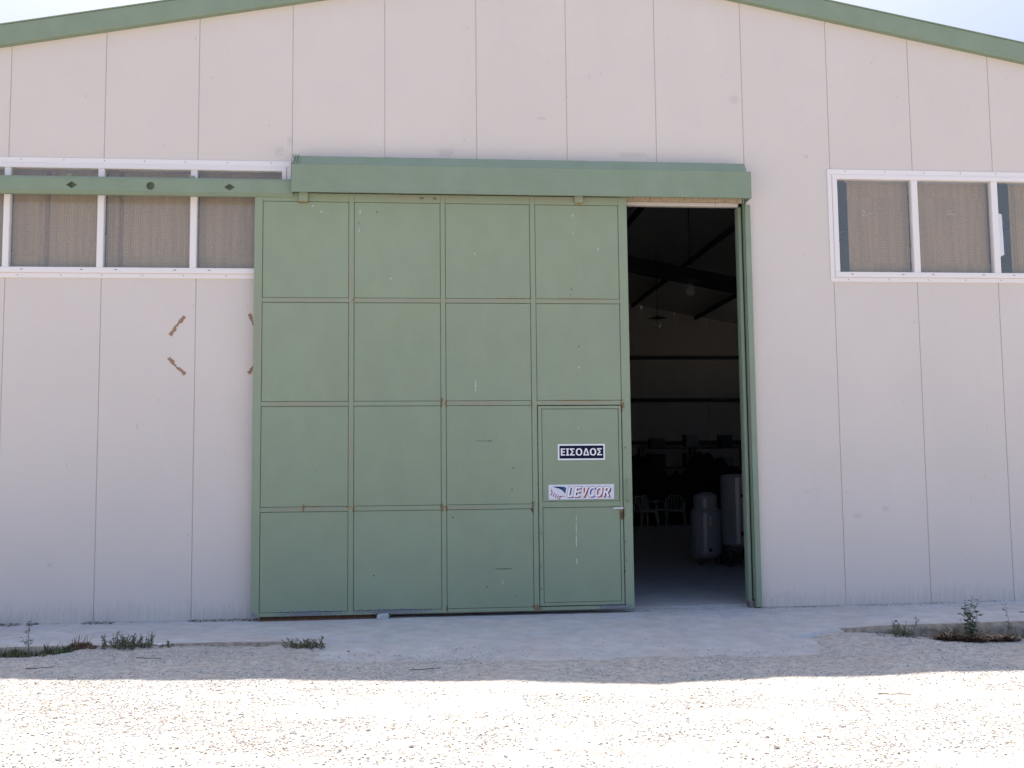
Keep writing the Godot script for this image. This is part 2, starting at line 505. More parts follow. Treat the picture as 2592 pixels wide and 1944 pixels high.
func blades(called: String, label: String, category: String, x0: float, x1: float, z0: float, z1: float, count: int, h: float, cols: Array, sd: int, stuff := true, flat := 0.0) -> void:
	rng.seed = sd
	var st := mb()
	for i in count:
		var x := rng.randf_range(x0, x1)
		var z := rng.randf_range(z0, z1)
		var d := n_mid.get_noise_2d(x * 140.0, z * 140.0)
		if d < rng.randf_range(-0.25, 0.2): continue
		var a := rng.randf() * TAU
		var y := maxf(ground_y(x, z), apron_y(x, z)) - 0.004
		var hh := h * rng.randf_range(0.3, 0.8) * (0.6 + 1.6 * maxf(0.0, d)) * (2.2 if rng.randf() < 0.03 else 1.0)
		var out := Vector3(cos(a), 0, sin(a)) * hh * rng.randf_range(0.2, 0.7 + flat * 2.0)
		var w := Vector3(-sin(a), 0, cos(a)) * rng.randf_range(0.0025, 0.006) * (1.0 + flat)
		var p := Vector3(x, y, z)
		var up := Vector3.UP * hh * (1.0 - flat)
		var m := p + up * 0.6 + out * 0.3
		var tip := p + up + out
		st.set_color(cols[rng.randi() % cols.size()] * rng.randf_range(0.7, 1.25))
		quad(st, p - w, p + w, m + w * 0.8, m - w * 0.8)
		tri(st, m - w * 0.8, m + w * 0.8, tip)
	var o := build(st, called, mats.leaf)
	tag(o, label, category, "", "stuff" if stuff else "")

# ------------------------------------------------------------------ warehouse
const SL := 0.187
const JOINTS := [-10.0, -9.0, -8.0, -7.0, -5.98, -5.0, -4.02, -3.02, -2.02, -1.01, 0.0, 1.015, 2.02, 3.025, 4.005, 4.975, 6.0, 7.0, 8.0, 9.0, 10.0]

func wall_top(x: float) -> float:
	return 7.30 - SL * absf(x)

func wall_panel(wh: Node, x0: float, x1: float, y0: float, y1: float, to_roof: bool, tongue: bool) -> void:
	var g := 0.003
	var st := mb()
	var a := x0 + g
	var b := x1 - g
	var poly := PackedVector2Array([Vector2(a, y0), Vector2(b, y0), Vector2(b, wall_top(b) if to_roof else y1), Vector2(a, wall_top(a) if to_roof else y1)])
	prism(st, poly, -0.05, 0.0, 0.004)
	if tongue:
		var yt: float = (minf(wall_top(b), wall_top(b + 0.02)) if to_roof else y1) - 0.01
		box(st, b - 0.004, y0 + 0.004, -0.036, b + 0.02, yt, -0.010)
	build(st, "wall_panel", mats.facade, wh)

func window_part(wh: Node, wx0: float, wx1: float, wy0: float, wy1: float, mull: Array, ix0: float, ix1: float) -> Node3D:
	var w := base("window", Vector3.ZERO, "", "", "", wh)
	w.name = "window"
	var iy0 := wy0 + 0.112
	var iy1 := wy1 - 0.115
	var fm: Material = mats.alu
	# outer trim flange and inner sash, mitred like pressed aluminium
	for s in [[wx0, wy1 - 0.062, wx1, wy1], [wx0, wy0, wx1, wy0 + 0.05]]:
		part_box("trim", fm, w, s[0], s[1], -0.02, s[2], s[3], 0.018, 0.004)
	for s in [[wx0, wx0 + 0.05], [wx1 - 0.05, wx1]]:
		part_box("trim", fm, w, s[0], wy0 + 0.0505, -0.02, s[1], wy1 - 0.0625, 0.018, 0.004)
	part_box("frame_rail", fm, w, wx0 + 0.0505, iy1, -0.045, wx1 - 0.0505, wy1 - 0.0625, 0.03, 0.004)
	part_box("frame_rail", fm, w, wx0 + 0.0505, wy0 + 0.0505, -0.045, wx1 - 0.0505, iy0, 0.034, 0.005)
	part_box("frame_stile", fm, w, wx0 + 0.0505, iy0, -0.045, ix0, iy1, 0.03, 0.004)
	part_box("frame_stile", fm, w, ix1, iy0, -0.045, wx1 - 0.0505, iy1, 0.03, 0.004)
	var edges := [ix0]
	for m in mull:
		part_box("mullion", fm, w, m[0], iy0, -0.045, m[1], iy1, 0.026, 0.005)
		edges.append(m[0]); edges.append(m[1])
	edges.append(ix1)
	for k in range(0, edges.size(), 2):
		part_box("pane", mats.glass, w, edges[k] - 0.003, iy0 - 0.003, -0.016, edges[k + 1] + 0.003, iy1 + 0.003, -0.012)
		for t in [0.14, 0.82]:
			var sx: float = lerpf(edges[k], edges[k + 1], t)
			part_box("drain_slot", mats.black, w, sx, wy0 + 0.083, 0.033, sx + 0.028, wy0 + 0.089, 0.0355)
	for k in 9:
		var sx := lerpf(wx0 + 0.2, wx1 - 0.2, k / 8.0) + 0.04 * sin(k * 7.0)
		for yy in [wy1 - 0.03, wy0 + 0.022]:
			part_box("screw", mats.screw, w, sx, yy, 0.0165, sx + 0.011, yy + 0.011, 0.0205)
	return w

func curtain(x0: float, x1: float, y0: float, y1: float, label: String, sd: float, amp: float, crease := 99.0) -> void:
	var st := SurfaceTool.new()
	st.begin(Mesh.PRIMITIVE_TRIANGLES)
	var nx := 90
	var f := func(i: int, back: bool) -> Vector3:
		var t := float(i) / nx
		var x := lerpf(x0, x1, t)
		var z := -0.105 + amp * (0.6 * sin(x * 17.0 + sd) + 0.5 * sin(x * 41.0 + sd * 2.0) * sin(x * 5.0 + sd))
		z -= 0.045 * exp(-pow((x - crease) / 0.018, 2.0)) - 0.02 * exp(-pow((x - crease + 0.04) / 0.025, 2.0))
		return Vector3(x, 0, z - (0.003 if back else 0.0))
	for b in [false, true]:
		for i in nx:
			var p: Vector3 = f.call(i, b)
			var q: Vector3 = f.call(i + 1, b)
			var n := Vector3(-(q.z - p.z), 0, q.x - p.x).normalized() * (-1.0 if b else 1.0)
			var c := [Vector3(p.x, y0, p.z), Vector3(q.x, y0, q.z), Vector3(q.x, y1, q.z), Vector3(p.x, y1, p.z)]
			for k in ([0, 2, 1, 0, 3, 2] if not b else [0, 1, 2, 0, 2, 3]):
				st.set_normal(n)
				st.set_uv(Vector2(c[k].x, c[k].y) * 1.3)
				st.add_vertex(c[k])
	var root := base("window_curtain", Vector3.ZERO, label, "curtain", "cloths hung behind the windows")
	build(st, "cloth", mats.cloth, root, true)
	part_box("hanging_rod", mats.screw, root, x0 - 0.03, y1 - 0.002, -0.112, x1 + 0.03, y1 + 0.014, -0.098)

func plate_with_hole(st: SurfaceTool, x0: float, x1: float, y0: float, y1: float, z: float, thick: float, c: Vector2, hole: Callable) -> void:
	var n := 32
	var o := []
	var h := []
	for k in n:
		var a := TAU * k / n + PI / 4.0
		var d := Vector2(cos(a), sin(a))
		var tx: float = ((x1 - c.x) if d.x > 0 else (x0 - c.x)) / (d.x if absf(d.x) > 1e-5 else 1e-5)
		var ty: float = ((y1 - c.y) if d.y > 0 else (y0 - c.y)) / (d.y if absf(d.y) > 1e-5 else 1e-5)
		var e := c + d * minf(absf(tx), absf(ty))
		o.append(Vector2(clampf(e.x, x0, x1), clampf(e.y, y0, y1)))
		h.append(c + d * float(hole.call(a)))
	for cx in [x0, x1]:                      # exact corners of the plate
		for cy in [y0, y1]:
			var best := 0
			for k in n:
				if o[k].distance_to(Vector2(cx, cy)) < o[best].distance_to(Vector2(cx, cy)): best = k
			o[best] = Vector2(cx, cy)
	for k in n:
		var l := (k + 1) % n
		quad(st, Vector3(o[k].x, o[k].y, z), Vector3(o[l].x, o[l].y, z), Vector3(h[l].x, h[l].y, z), Vector3(h[k].x, h[k].y, z))
		quad(st, Vector3(h[k].x, h[k].y, z), Vector3(h[l].x, h[l].y, z), Vector3(h[l].x, h[l].y, z - thick), Vector3(h[k].x, h[k].y, z - thick))

func make_warehouse() -> void:
	var wh := base("warehouse", Vector3.ZERO, "pale panel clad warehouse with green trimmed low gable and strip windows", "building")
	uv_rect = FAC
	# openings in the gable wall: x0, x1, y0, y1
	var holes := [[-6.95, -3.06, 3.615, 4.865], [3.025, 6.95, 3.625, 4.88], [-1.95, 2.02, -1.0, 4.5]]
	for i in JOINTS.size() - 1:
		var x0: float = JOINTS[i]
		var x1: float = JOINTS[i + 1]
		var hit = null
		for h in holes:
			if h[1] > x0 + 0.002 and h[0] < x1 - 0.002: hit = h
		if hit == null:
			wall_panel(wh, x0, x1, 0.0, 0.0, true, true)
			continue
		wall_panel(wh, x0, x1, hit[3], 0.0, true, true)
		if hit[2] > 0.0:
			wall_panel(wh, x0, x1, 0.0, hit[2], false, true)
		if hit[0] > x0 + 0.02:
			wall_panel(wh, x0, hit[0], maxf(hit[2], 0.0), hit[3], false, false)
		if hit[1] < x1 - 0.02:
			wall_panel(wh, hit[1], x1, maxf(hit[2], 0.0), hit[3], false, false)
	# verge flashing along both slopes
	for s in [-1.0, 1.0]:
		var st := mb()
		var e: float = 10.25 * s
		var p := PackedVector2Array([Vector2(0.0, 7.215), Vector2(e, 7.215 - SL * 10.25), Vector2(e, 7.435 - SL * 10.25), Vector2(0.0, 7.435)])
		if s < 0.0: p.reverse()
		prism(st, p, 0.001, 0.08, 0.006)
		build(st, "verge_flashing", mats.trim, wh)
		# folded lip along the top edge of the flashing
		st = mb()
		var q := PackedVector2Array([Vector2(0.0, 7.4355), Vector2(e, 7.4355 - SL * 10.25), Vector2(e, 7.449 - SL * 10.25), Vector2(0.0, 7.449)])
		if s < 0.0: q.reverse()
		prism(st, q, 0.01, 0.088, 0.003)
		build(st, "drip_edge", mats.trim, wh)
		st = mb()
		var r := PackedVector2Array([Vector2(0.0, 7.32), Vector2(10.2 * s, 7.32 - SL * 10.2), Vector2(10.2 * s, 7.40 - SL * 10.2), Vector2(0.0, 7.40)])
		if s < 0.0: r.reverse()
		prism(st, r, -19.0, 0.0005)
		build(st, "roof", mats.roof, wh)
		var sx0: float = 9.95 * s - 0.05
		var sx1: float = 9.95 * s + 0.05
		part_box("side_wall", mats.inside, wh, sx0, 0.0, -18.795, sx1, 3.6, -0.06)
		part_box("side_wall", mats.inside, wh, sx0, 4.9, -18.795, sx1, 5.5, -0.06)
		# strip windows down the long sides, as on the gable
		for k in 4:
			var za := -18.795 + k * 4.68
			part_box("side_wall", mats.inside, wh, sx0, 3.6005, za, sx1, 4.8995, za + (3.0 if k < 1 and s > 0.0 else 4.679 if k < 3 else 4.69))
			if k < 1 and s > 0.0:
				part_box("side_window", mats.glass, wh, sx0 + 0.045, 3.6005, za + 3.0005, sx1 - 0.045, 4.8995, za + 4.6795)
	# back wall, panel by panel where the doorway looks onto it
	for i in 20:
		var x0 := -10.0 + i
		var st := mb()
		prism(st, PackedVector2Array([Vector2(x0 + 0.006, 0), Vector2(x0 + 0.994, 0), Vector2(x0 + 0.994, wall_top(x0 + 0.994) + 0.05), Vector2(x0 + 0.006, wall_top(x0 + 0.006) + 0.05)]), -18.85, -18.8, 0.004)
		box(st, x0 + 0.99, 0.0, -18.84, x0 + 1.02, wall_top(x0 + 0.99) - 0.08, -18.82)
		build(st, "back_wall_panel", mats.inside, wh)
	for y in [1.15, 2.32, 3.57, 4.83]:
		part_box("girt", mats.steel, wh, -9.8, y - 0.05, -18.79, 9.8, y + 0.05, -18.67)
	# portal frames and purlins under the roof
	for z in [-6.3, -12.6]:
		for s in [-1.0, 1.0]:
			var st := mb()
			var p := PackedVector2Array([Vector2(0.0, 6.86), Vector2(9.7 * s, 6.76 - SL * 9.7), Vector2(9.7 * s, 7.18 - SL * 9.7), Vector2(0.0, 7.18)])
			if s < 0.0: p.reverse()
			prism(st, p, z - 0.09, z + 0.09)
			build(st, "rafter", mats.steel, wh)
			part_box("column", mats.steel, wh, 9.55 * s - 0.14, 0.02, z - 0.1, 9.55 * s + 0.14, 5.2, z + 0.1)
	for k in 5:
		for s in [-1.0, 1.0]:
			var x: float = (0.9 + k * 1.9) * s
			part_box("purlin", mats.steel, wh, x - 0.03, 7.19 - SL * absf(x), -18.7, x + 0.03, 7.31 - SL * absf(x) - 0.01, -0.06)
	# windows
	window_part(wh, -6.98, -3.028, 3.592, 4.885, [[-6.008, -5.944], [-5.05, -4.983], [-4.088, -4.018]], -6.9, -3.123)
	var rw := window_part(wh, 2.985, 6.98, 3.605, 4.905, [[3.97, 4.045], [4.93, 5.007], [5.93, 6.0]], 3.092, 6.87)
	# the chalk marks left on two of its panes
	var zz := -0.0105
	for stroke in [[[3.385, 4.415], [3.40, 4.435], [3.42, 4.43], [3.418, 4.40], [3.385, 4.375], [3.44, 4.383], [3.52, 4.412]], [[4.40, 4.43], [4.43, 4.45], [4.45, 4.437], [4.43, 4.41], [4.40, 4.402], [4.47, 4.405], [4.51, 4.402]]]:
		var st2 := mb()
		for k in stroke.size() - 1:
			var a := Vector3(stroke[k][0], stroke[k][1], zz)
			var b := Vector3(stroke[k + 1][0], stroke[k + 1][1], zz)
			var w := (b - a).cross(Vector3.BACK).normalized() * 0.0022
			quad(st2, a + w, b + w, b - w, a - w)
		build(st2, "chalk_mark", mats.chalk, rw)
	# door header: cover plate, sloping flashing, hidden track, lintel trim
	uv_rect = Rect2(-3.1, 5.0, 5.2, 5.2)
	var hd := base("door_header", Vector3.ZERO, "", "", "", wh)
	var st := mb()
	box(st, -2.997, 4.487, 0.252, 2.01, 4.786, 0.26, 0.002)
	box(st, -2.99, 4.487, 0.235, 2.004, 4.492, 0.2515)
	box(st, -2.997, 4.49, 0.02, -2.99, 4.78, 0.2515)
	box(st, 2.003, 4.49, 0.02, 2.01, 4.78, 0.2515)
	build(st, "cover_plate", mats.trim, hd)
	st = mb()
	# ragged upper edge where the flashing was sealed to the panels
	var nseg := 60
	for k in nseg:
		var xa := lerpf(-2.975, 1.965, float(k) / nseg)
		var xb := lerpf(-2.975, 1.965, float(k + 1) / nseg)
		var ya := 4.952 + 0.004 * n_hi.get_noise_2d(k * 40.0, 5.0)
		var yb := 4.952 + 0.004 * n_hi.get_noise_2d((k + 1) * 40.0, 5.0)
		ya -= 0.050
		yb -= 0.050
		quad(st, Vector3(xa, 4.787, 0.252), Vector3(xb, 4.787, 0.252), Vector3(xb, yb, 0.170), Vector3(xa, ya, 0.170))
		quad(st, Vector3(xa, ya, 0.170), Vector3(xb, yb, 0.170), Vector3(xb, yb + 0.012, 0.0008), Vector3(xa, ya + 0.012, 0.0008))
	build(st, "sloping_flashing", mats.trim, hd)
	# crumpled fold at the free end of the flashing
	st = mb()
	for k in 3:
		var xa := -2.985 + 0.028 * k
		tube(st, PackedVector3Array([Vector3(xa, 4.79, 0.25), Vector3(xa + 0.010, 4.85, 0.215), Vector3(xa - 0.004, 4.915, 0.175)]), 0.011, 0.008, 5)
	build(st, "folded_end", mats.trim, hd)
	part_box("lintel_trim", mats.alu_dirty, wh, -1.95, 4.455, -0.06, 1.934, 4.496, 0.012, 0.006)
	part_box("lintel_core", mats.foam, wh, -1.95, 4.4965, -0.052, 1.96, 4.57, 0.004, 0.004)
	# small torn bits of foil hanging from the lintel
	for k in 7:
		st = mb()
		var x := 0.72 + k * 0.18 + 0.05 * sin(k * 9.0)
		tube(st, PackedVector3Array([Vector3(x, 4.56, 0.006), Vector3(x + 0.012, 4.53, 0.008), Vector3(x + 0.004, 4.505 - 0.05 * float(k == 5), 0.014)]), 0.0025, 0.0012, 4)
		build(st, "torn_seal", mats.rust, wh)
	# sliding track left of the header
	var tr := base("track_rail", Vector3.ZERO, "", "", "", wh)
	st = mb()
	var y0 := 4.482
	var y1 := 4.612
	var cuts := [[-5.264, 1], [-4.462, 0], [-3.648, 1], [-6.06, 0], [-6.86, 1]]
	cuts.sort_custom(func(a, b): return a[0] < b[0])
	var xl := -7.3
	for c in cuts:
		var sq: bool = c[1] == 1
		quad(st, Vector3(xl, y0, 0.2), Vector3(c[0] - 0.1, y0, 0.2), Vector3(c[0] - 0.1, y1, 0.2), Vector3(xl, y1, 0.2))
		plate_with_hole(st, c[0] - 0.1, c[0] + 0.1, y0, y1, 0.2, 0.006, Vector2(c[0], 4.541), func(a): return (0.056 * 0.036 / (absf(cos(a)) * 0.036 + absf(sin(a)) * 0.056)) if sq else 0.042)
		xl = c[0] + 0.1
	quad(st, Vector3(xl, y0, 0.2), Vector3(-2.99, y0, 0.2), Vector3(-2.99, y1, 0.2), Vector3(xl, y1, 0.2))
	build(st, "face_plate", mats.trim, tr)
	st = mb()
	# rounded top lip, turned-in bottom lip and the closed back of the channel
	prism(st, PackedVector2Array([Vector2(-0.2, 4.6125), Vector2(-0.194, 4.6125), Vector2(-0.17, 4.634), Vector2(-0.17, 4.64), Vector2(-0.182, 4.638)]), -7.3, -2.99, 0.0, 0)
	prism(st, PackedVector2Array([Vector2(-0.17, 4.45), Vector2(-0.164, 4.45), Vector2(-0.194, 4.4815), Vector2(-0.2, 4.4815)]), -7.3, -2.99, 0.0, 0)
	box(st, -7.3, 4.45, 0.135, -2.99, 4.64, 0.14)
	box(st, -7.3, 4.636, 0.1405, -2.99, 4.64, 0.1695)
	build(st, "channel", mats.trim, tr)
	for x in [-6.5, -5.3, -4.05]:
		part_box("rail_bracket", mats.trim, tr, x - 0.025, 4.641, 0.03, x + 0.025, 4.668, 0.17, 0.003)
	# door jamb on the right of the opening
	var jb := base("door_jamb", Vector3.ZERO, "", "", "", wh)
	uv_rect = Rect2(1.5, 4.6, 2.0, 4.6)
	part_box("inner_post", mats.trim, jb, 1.935, 0.0, -0.13, 1.971, 4.4545, -0.002, 0.006)
	part_box("bead", mats.trim, jb, 1.9295, 0.09, -0.075, 1.9345, 4.45, -0.062)
	part_box("bead", mats.trim, jb, 1.9295, 0.09, -0.03, 1.9345, 4.45, -0.02)
	part_box("outer_post", mats.trim, jb, 1.988, 0.012, 0.0015, 2.052, 4.462, 0.075, 0.006)
	part_box("guide_strip", mats.trim, jb, 1.977, 0.1, 0.012, 1.984, 4.55, 0.062, 0.002)
	part_box("seal_strip", mats.rubber, jb, 1.9715, 0.02, -0.03, 2.04, 4.46, -0.004)
	part_box("jamb_foot", mats.bare_metal, jb, 1.9335, 0.001, -0.12, 1.986, 0.07, 0.02, 0.004)

func make_door() -> void:
	uv_rect = DOOR
	var d := base("sliding_door", Vector3(0, 0, 0), "large green steel sliding door slid half open on its overhead track", "door")
	var xs := [-3.39, -3.305, -2.396, -2.343, -1.42, -1.37, -0.448, -0.394, 0.53, 0.626]
	var ys := [0.04, 0.078, 1.113, 1.16, 2.215, 2.262, 3.32, 3.367, 4.41, 4.5]
	var m: Material = mats.door
	var gap := 0.004
	# backing sheet, leaving the wicket free
	var st := mb()
	box(st, -3.385, 0.045, 0.100, -0.42, 4.495, 0.128)
	box(st, -0.42, 2.24, 0.100, 0.62, 4.495, 0.128)
	box(st, 0.525, 0.045, 0.100, 0.62, 2.24, 0.128)
	build(st, "backing_sheet", m, d)
	# stiles run full height, rails butt between them
	for k in [0, 2, 4, 6, 8]:
		part_box("stile", m, d, xs[k], ys[0], 0.1285, xs[k + 1], ys[9], 0.16, 0.003)
	for c in 4:
		for r in 5:
			if c == 3 and (r == 1): continue
			part_box("rail", m, d, xs[c * 2 + 1] + 0.0004, ys[r * 2], 0.1285, xs[c * 2 + 2] - 0.0004, ys[r * 2 + 1], 0.1585, 0.003)
	for c in 4:
		for r in 4:
			if c == 3 and r < 2: continue
			part_box("panel", m, d, xs[c * 2 + 1] + gap, ys[r * 2 + 1] + gap, 0.1285, xs[c * 2 + 2] - gap, ys[r * 2 + 2] - gap, 0.154, 0.003)
	# wicket door in the last column
	var w := base("wicket_door", Vector3.ZERO, "narrow hinged wicket door set into the sliding leaf", "", "", d)
	var wx0 := -0.386
	var wx1 := 0.519
	var wy0 := 0.088
	var wy1 := 2.205
	part_box("leaf_sheet", m, w, wx0 + 0.005, wy0 + 0.005, 0.105, wx1 - 0.005, wy1 - 0.005, 0.132)
	part_box("leaf_stile", m, w, wx0, wy0, 0.1325, wx0 + 0.040, wy1, 0.163, 0.003)
	part_box("leaf_stile", m, w, wx1 - 0.028, wy0, 0.1325, wx1, wy1, 0.163, 0.003)
	for y in [[wy0, wy0 + 0.032], [1.121, 1.180], [wy1 - 0.03, wy1]]:
		part_box("leaf_rail", m, w, wx0 + 0.0404, y[0], 0.1325, wx1 - 0.0284, y[1], 0.1615, 0.003)
	part_box("leaf_panel", m, w, wx0 + 0.0445, wy0 + 0.036, 0.1325, wx1 - 0.0325, 1.117, 0.157, 0.003)
	part_box("leaf_panel", m, w, wx0 + 0.0445, 1.184, 0.1325, wx1 - 0.0325, wy1 - 0.034, 0.157, 0.003)
	# lever handle on its rose, and the lock below
	st = mb()
	tube(st, PackedVector3Array([Vector3(0.506, 1.105, 0.1635), Vector3(0.506, 1.105, 0.205)]), 0.009, 0.009, 10)
	tube(st, PackedVector3Array([Vector3(0.514, 1.105, 0.207), Vector3(0.46, 1.106, 0.21), Vector3(0.41, 1.104, 0.207)]), 0.0095, 0.008, 10)
	build(st, "lever_handle", mats.chrome, w)
	st = mb()
	prism(st, rect(0.494, 0.985, 0.517, 1.06), 0.1632, 0.167, 0.001)
	prism(st, rect(0.501, 1.01, 0.511, 1.03), 0.1672, 0.171, 0.001)
	build(st, "lock_plate", mats.rust, w)
	# pull bar welded to the edge stile
	st = mb()
	tube(st, PackedVector3Array([Vector3(0.57, 1.405, 0.16), Vector3(0.57, 1.41, 0.19), Vector3(0.571, 1.395, 0.198), Vector3(0.571, 1.19, 0.198), Vector3(0.57, 1.175, 0.19), Vector3(0.57, 1.18, 0.16)]), 0.008, 0.008, 8)
	build(st, "pull_handle", m, d)
	# hanger straps that reach up into the header
	for h in [[-2.925, -2.829, 4.395], [0.042, 0.141, 4.428]]:
		part_box("hanger_strap", m, d, h[0], h[1 + 1], 0.1605, h[1], 4.60, 0.2, 0.006)
	# floor guide: rusted angle along the foot of the closed end
	st = mb()
	box(st, -3.30, -0.006, 0.10, -2.02, 0.036, 0.13, 0.002)
	box(st, -3.30, -0.006, 0.1302, -2.02, 0.010, 0.175, 0.002)
	build(st, "guide_angle", mats.rust, d)

# ------------------------------------------------------------------ signs
func text_into(t: String, height: float, width: float, depth: float, shear: float, weight: int) -> ArrayMesh:
	var tm := TextMesh.new()
	var f := SystemFont.new()
	f.font_names = PackedStringArray(["Droid Sans"])
	f.font_weight = weight
	tm.font = f
	tm.font_size = 64
	tm.pixel_size = 0.001
	tm.depth = 0.01
	tm.text = t
	var arr := tm.surface_get_arrays(0)
	var v: PackedVector3Array = arr[Mesh.ARRAY_VERTEX]
	var lo := Vector3(1e9, 1e9, 1e9)
	var hi := -lo
	for p in v:
		lo = lo.min(p); hi = hi.max(p)
	for i in v.size():
		var p := (v[i] - lo) / (hi - lo)
		v[i] = Vector3((p.x - 0.5) * width + (p.y - 0.5) * height * shear, (p.y - 0.5) * height, p.z * depth)
	arr[Mesh.ARRAY_VERTEX] = v
	var am := ArrayMesh.new()
	am.add_surface_from_arrays(Mesh.PRIMITIVE_TRIANGLES, arr)
	return am

func lettering(t: String, at: Vector3, height: float, width: float, depth: float, m: Material, parent: Node, shear := 0.0, called := "lettering") -> void:
	var o := mesh_node(text_into(t, height, width, depth, shear, 700), called, m, parent)
	o.position = at

func flat_shape(called: String, pts: Array, z0: float, z1: float, m: Material, parent: Node) -> void:
	var p := PackedVector2Array()
	for q in pts: p.append(Vector2(q[0], q[1]))
	if Geometry2D.is_polygon_clockwise(p): p.reverse()
	var st := mb()
	var ix := Geometry2D.triangulate_polygon(p)
	for k in range(0, ix.size(), 3):
		var a := p[ix[k]]
		var b := p[ix[k + 1]]
		var c := p[ix[k + 2]]
		if (b - a).cross(c - a) < 0.0:
			var s := b
			b = c
			c = s
		tri(st, Vector3(a.x, a.y, z1), Vector3(b.x, b.y, z1), Vector3(c.x, c.y, z1))
	for k in p.size():
		var l := (k + 1) % p.size()
		quad(st, Vector3(p[k].x, p[k].y, z0), Vector3(p[l].x, p[l].y, z0), Vector3(p[l].x, p[l].y, z1), Vector3(p[k].x, p[k].y, z1))
	build(st, called, m, parent)

func make_signs() -> void:
	var z := 0.1572
	var s := base("entrance_sign", Vector3(0.08, 1.708, z), "navy entrance sign with white border and bold white Greek capitals", "sign")
	part_box("plate", mats.sign_white, s, -0.2555, -0.0855, 0.0, 0.2555, 0.0855, 0.003, 0.001)
	part_box("field", mats.sign_navy, s, -0.2385, -0.069, 0.0031, 0.2385, 0.069, 0.0038)
	lettering("ΕΙΣΟΔΟΣ", Vector3(0.0, 0.001, 0.0039), 0.079, 0.447, 0.0008, mats.sign_white, s)
	var l := base("company_sticker", Vector3(0.073, 1.283, z), "long white sticker with shadowed slanted capitals and a blue sail emblem", "sign")
	part_box("backing", mats.sign_pale, l, -0.354, -0.079, 0.0, 0.354, 0.079, 0.0016)
	# emblem: blue sail, dark arc, hatched foot
	flat_shape("blue_sail", [[-0.305, 0.057], [-0.25, 0.058], [-0.19, 0.058], [-0.163, 0.045], [-0.166, 0.02], [-0.176, -0.02], [-0.187, -0.005], [-0.207, 0.018], [-0.24, 0.036], [-0.275, 0.046]], 0.0017, 0.0024, mats.sign_blue, l)
	flat_shape("dark_arc", [[-0.31, 0.059], [-0.27, 0.059], [-0.225, 0.052], [-0.2, 0.038], [-0.184, 0.016], [-0.176, -0.012], [-0.181, -0.004], [-0.203, 0.026], [-0.235, 0.042], [-0.275, 0.05]], 0.0025, 0.0029, mats.sign_navy, l)
	flat_shape("mast", [[-0.323, 0.04], [-0.318, 0.02], [-0.312, 0.004], [-0.32, 0.008], [-0.327, 0.002]], 0.0017, 0.0024, mats.sign_dark, l)
	for k in 5:
		var x := -0.334 + k * 0.0215
		var y := -0.018 - 0.011 * k
		flat_shape("hatch", [[x, y - 0.012], [x + 0.007, y - 0.02], [x + 0.026, y + 0.02 - 0.003 * k], [x + 0.02, y + 0.026 - 0.003 * k]], 0.0017, 0.0024, mats.sign_red, l)
	flat_shape("hull_line", [[-0.245, -0.047], [-0.215, -0.041], [-0.178, -0.042], [-0.18, -0.046], [-0.24, -0.053]], 0.0017, 0.0024, mats.sign_red, l)
	var cols := [mats.sign_slate, mats.sign_dark, mats.sign_red, mats.sign_blue2, mats.sign_red, mats.sign_dark]
	var word := "LEVCOR"
	var wid := [0.058, 0.064, 0.074, 0.070, 0.076, 0.076]
	var cx := [-0.118, -0.047, 0.030, 0.107, 0.188, 0.276]
	for k in 6:
		lettering(word[k], Vector3(cx[k] + 0.014, -0.010, 0.0017), 0.108, wid[k], 0.0006, cols[k], l, 0.22, "letter_shadow")
		lettering(word[k], Vector3(cx[k] - 0.001, 0.001, 0.0024), 0.116, wid[k] * 1.08, 0.0003, mats.sign_rim, l, 0.22, "letter_rim")
		lettering(word[k], Vector3(cx[k], 0.0, 0.0028), 0.108, wid[k] * 0.98, 0.0006, mats.sign_white, l, 0.22, "letter")

# ------------------------------------------------------------------ inside
func plastic_chair(at: Vector3, turn: float, label: String) -> void:
	var c := base("plastic_chair", at, label, "chair", "plastic chairs inside the hall")
	c.rotation.y = turn
	part_box("seat", mats.plastic, c, -0.23, 0.40, -0.22, 0.23, 0.44, 0.24, 0.02)
	for s in [-1.0, 1.0]:
		for t in [-1.0, 1.0]:
			var st := mb()
			tube(st, PackedVector3Array([Vector3(0.26 * s, 0.0, 0.25 * t), Vector3(0.22 * s, 0.41, 0.2 * t)]), 0.022, 0.028, 6)
			build(st, "leg", mats.plastic, c)
		var st2 := mb()
		tube(st2, PackedVector3Array([Vector3(0.22 * s, 0.42, 0.2), Vector3(0.26 * s, 0.63, 0.19), Vector3(0.26 * s, 0.66, 0.0), Vector3(0.22 * s, 0.64, -0.24)]), 0.02, 0.02, 6)
		build(st2, "armrest", mats.plastic, c)
	for k in 5:
		var st3 := mb()
		var x := -0.16 + 0.08 * k
		tube(st3, PackedVector3Array([Vector3(x, 0.43, -0.2), Vector3(x, 0.62, -0.245), Vector3(x, 0.79 - absf(x) * 0.2, -0.28)]), 0.016, 0.016, 5)
		build(st3, "back_slat", mats.plastic, c)
	var st4 := mb()
	tube(st4, PackedVector3Array([Vector3(-0.22, 0.43, -0.2), Vector3(-0.22, 0.72, -0.26), Vector3(-0.1, 0.81, -0.285), Vector3(0.1, 0.81, -0.285), Vector3(0.22, 0.72, -0.26), Vector3(0.22, 0.43, -0.2)]), 0.022, 0.022, 6)
	build(st4, "back_frame", mats.plastic, c)

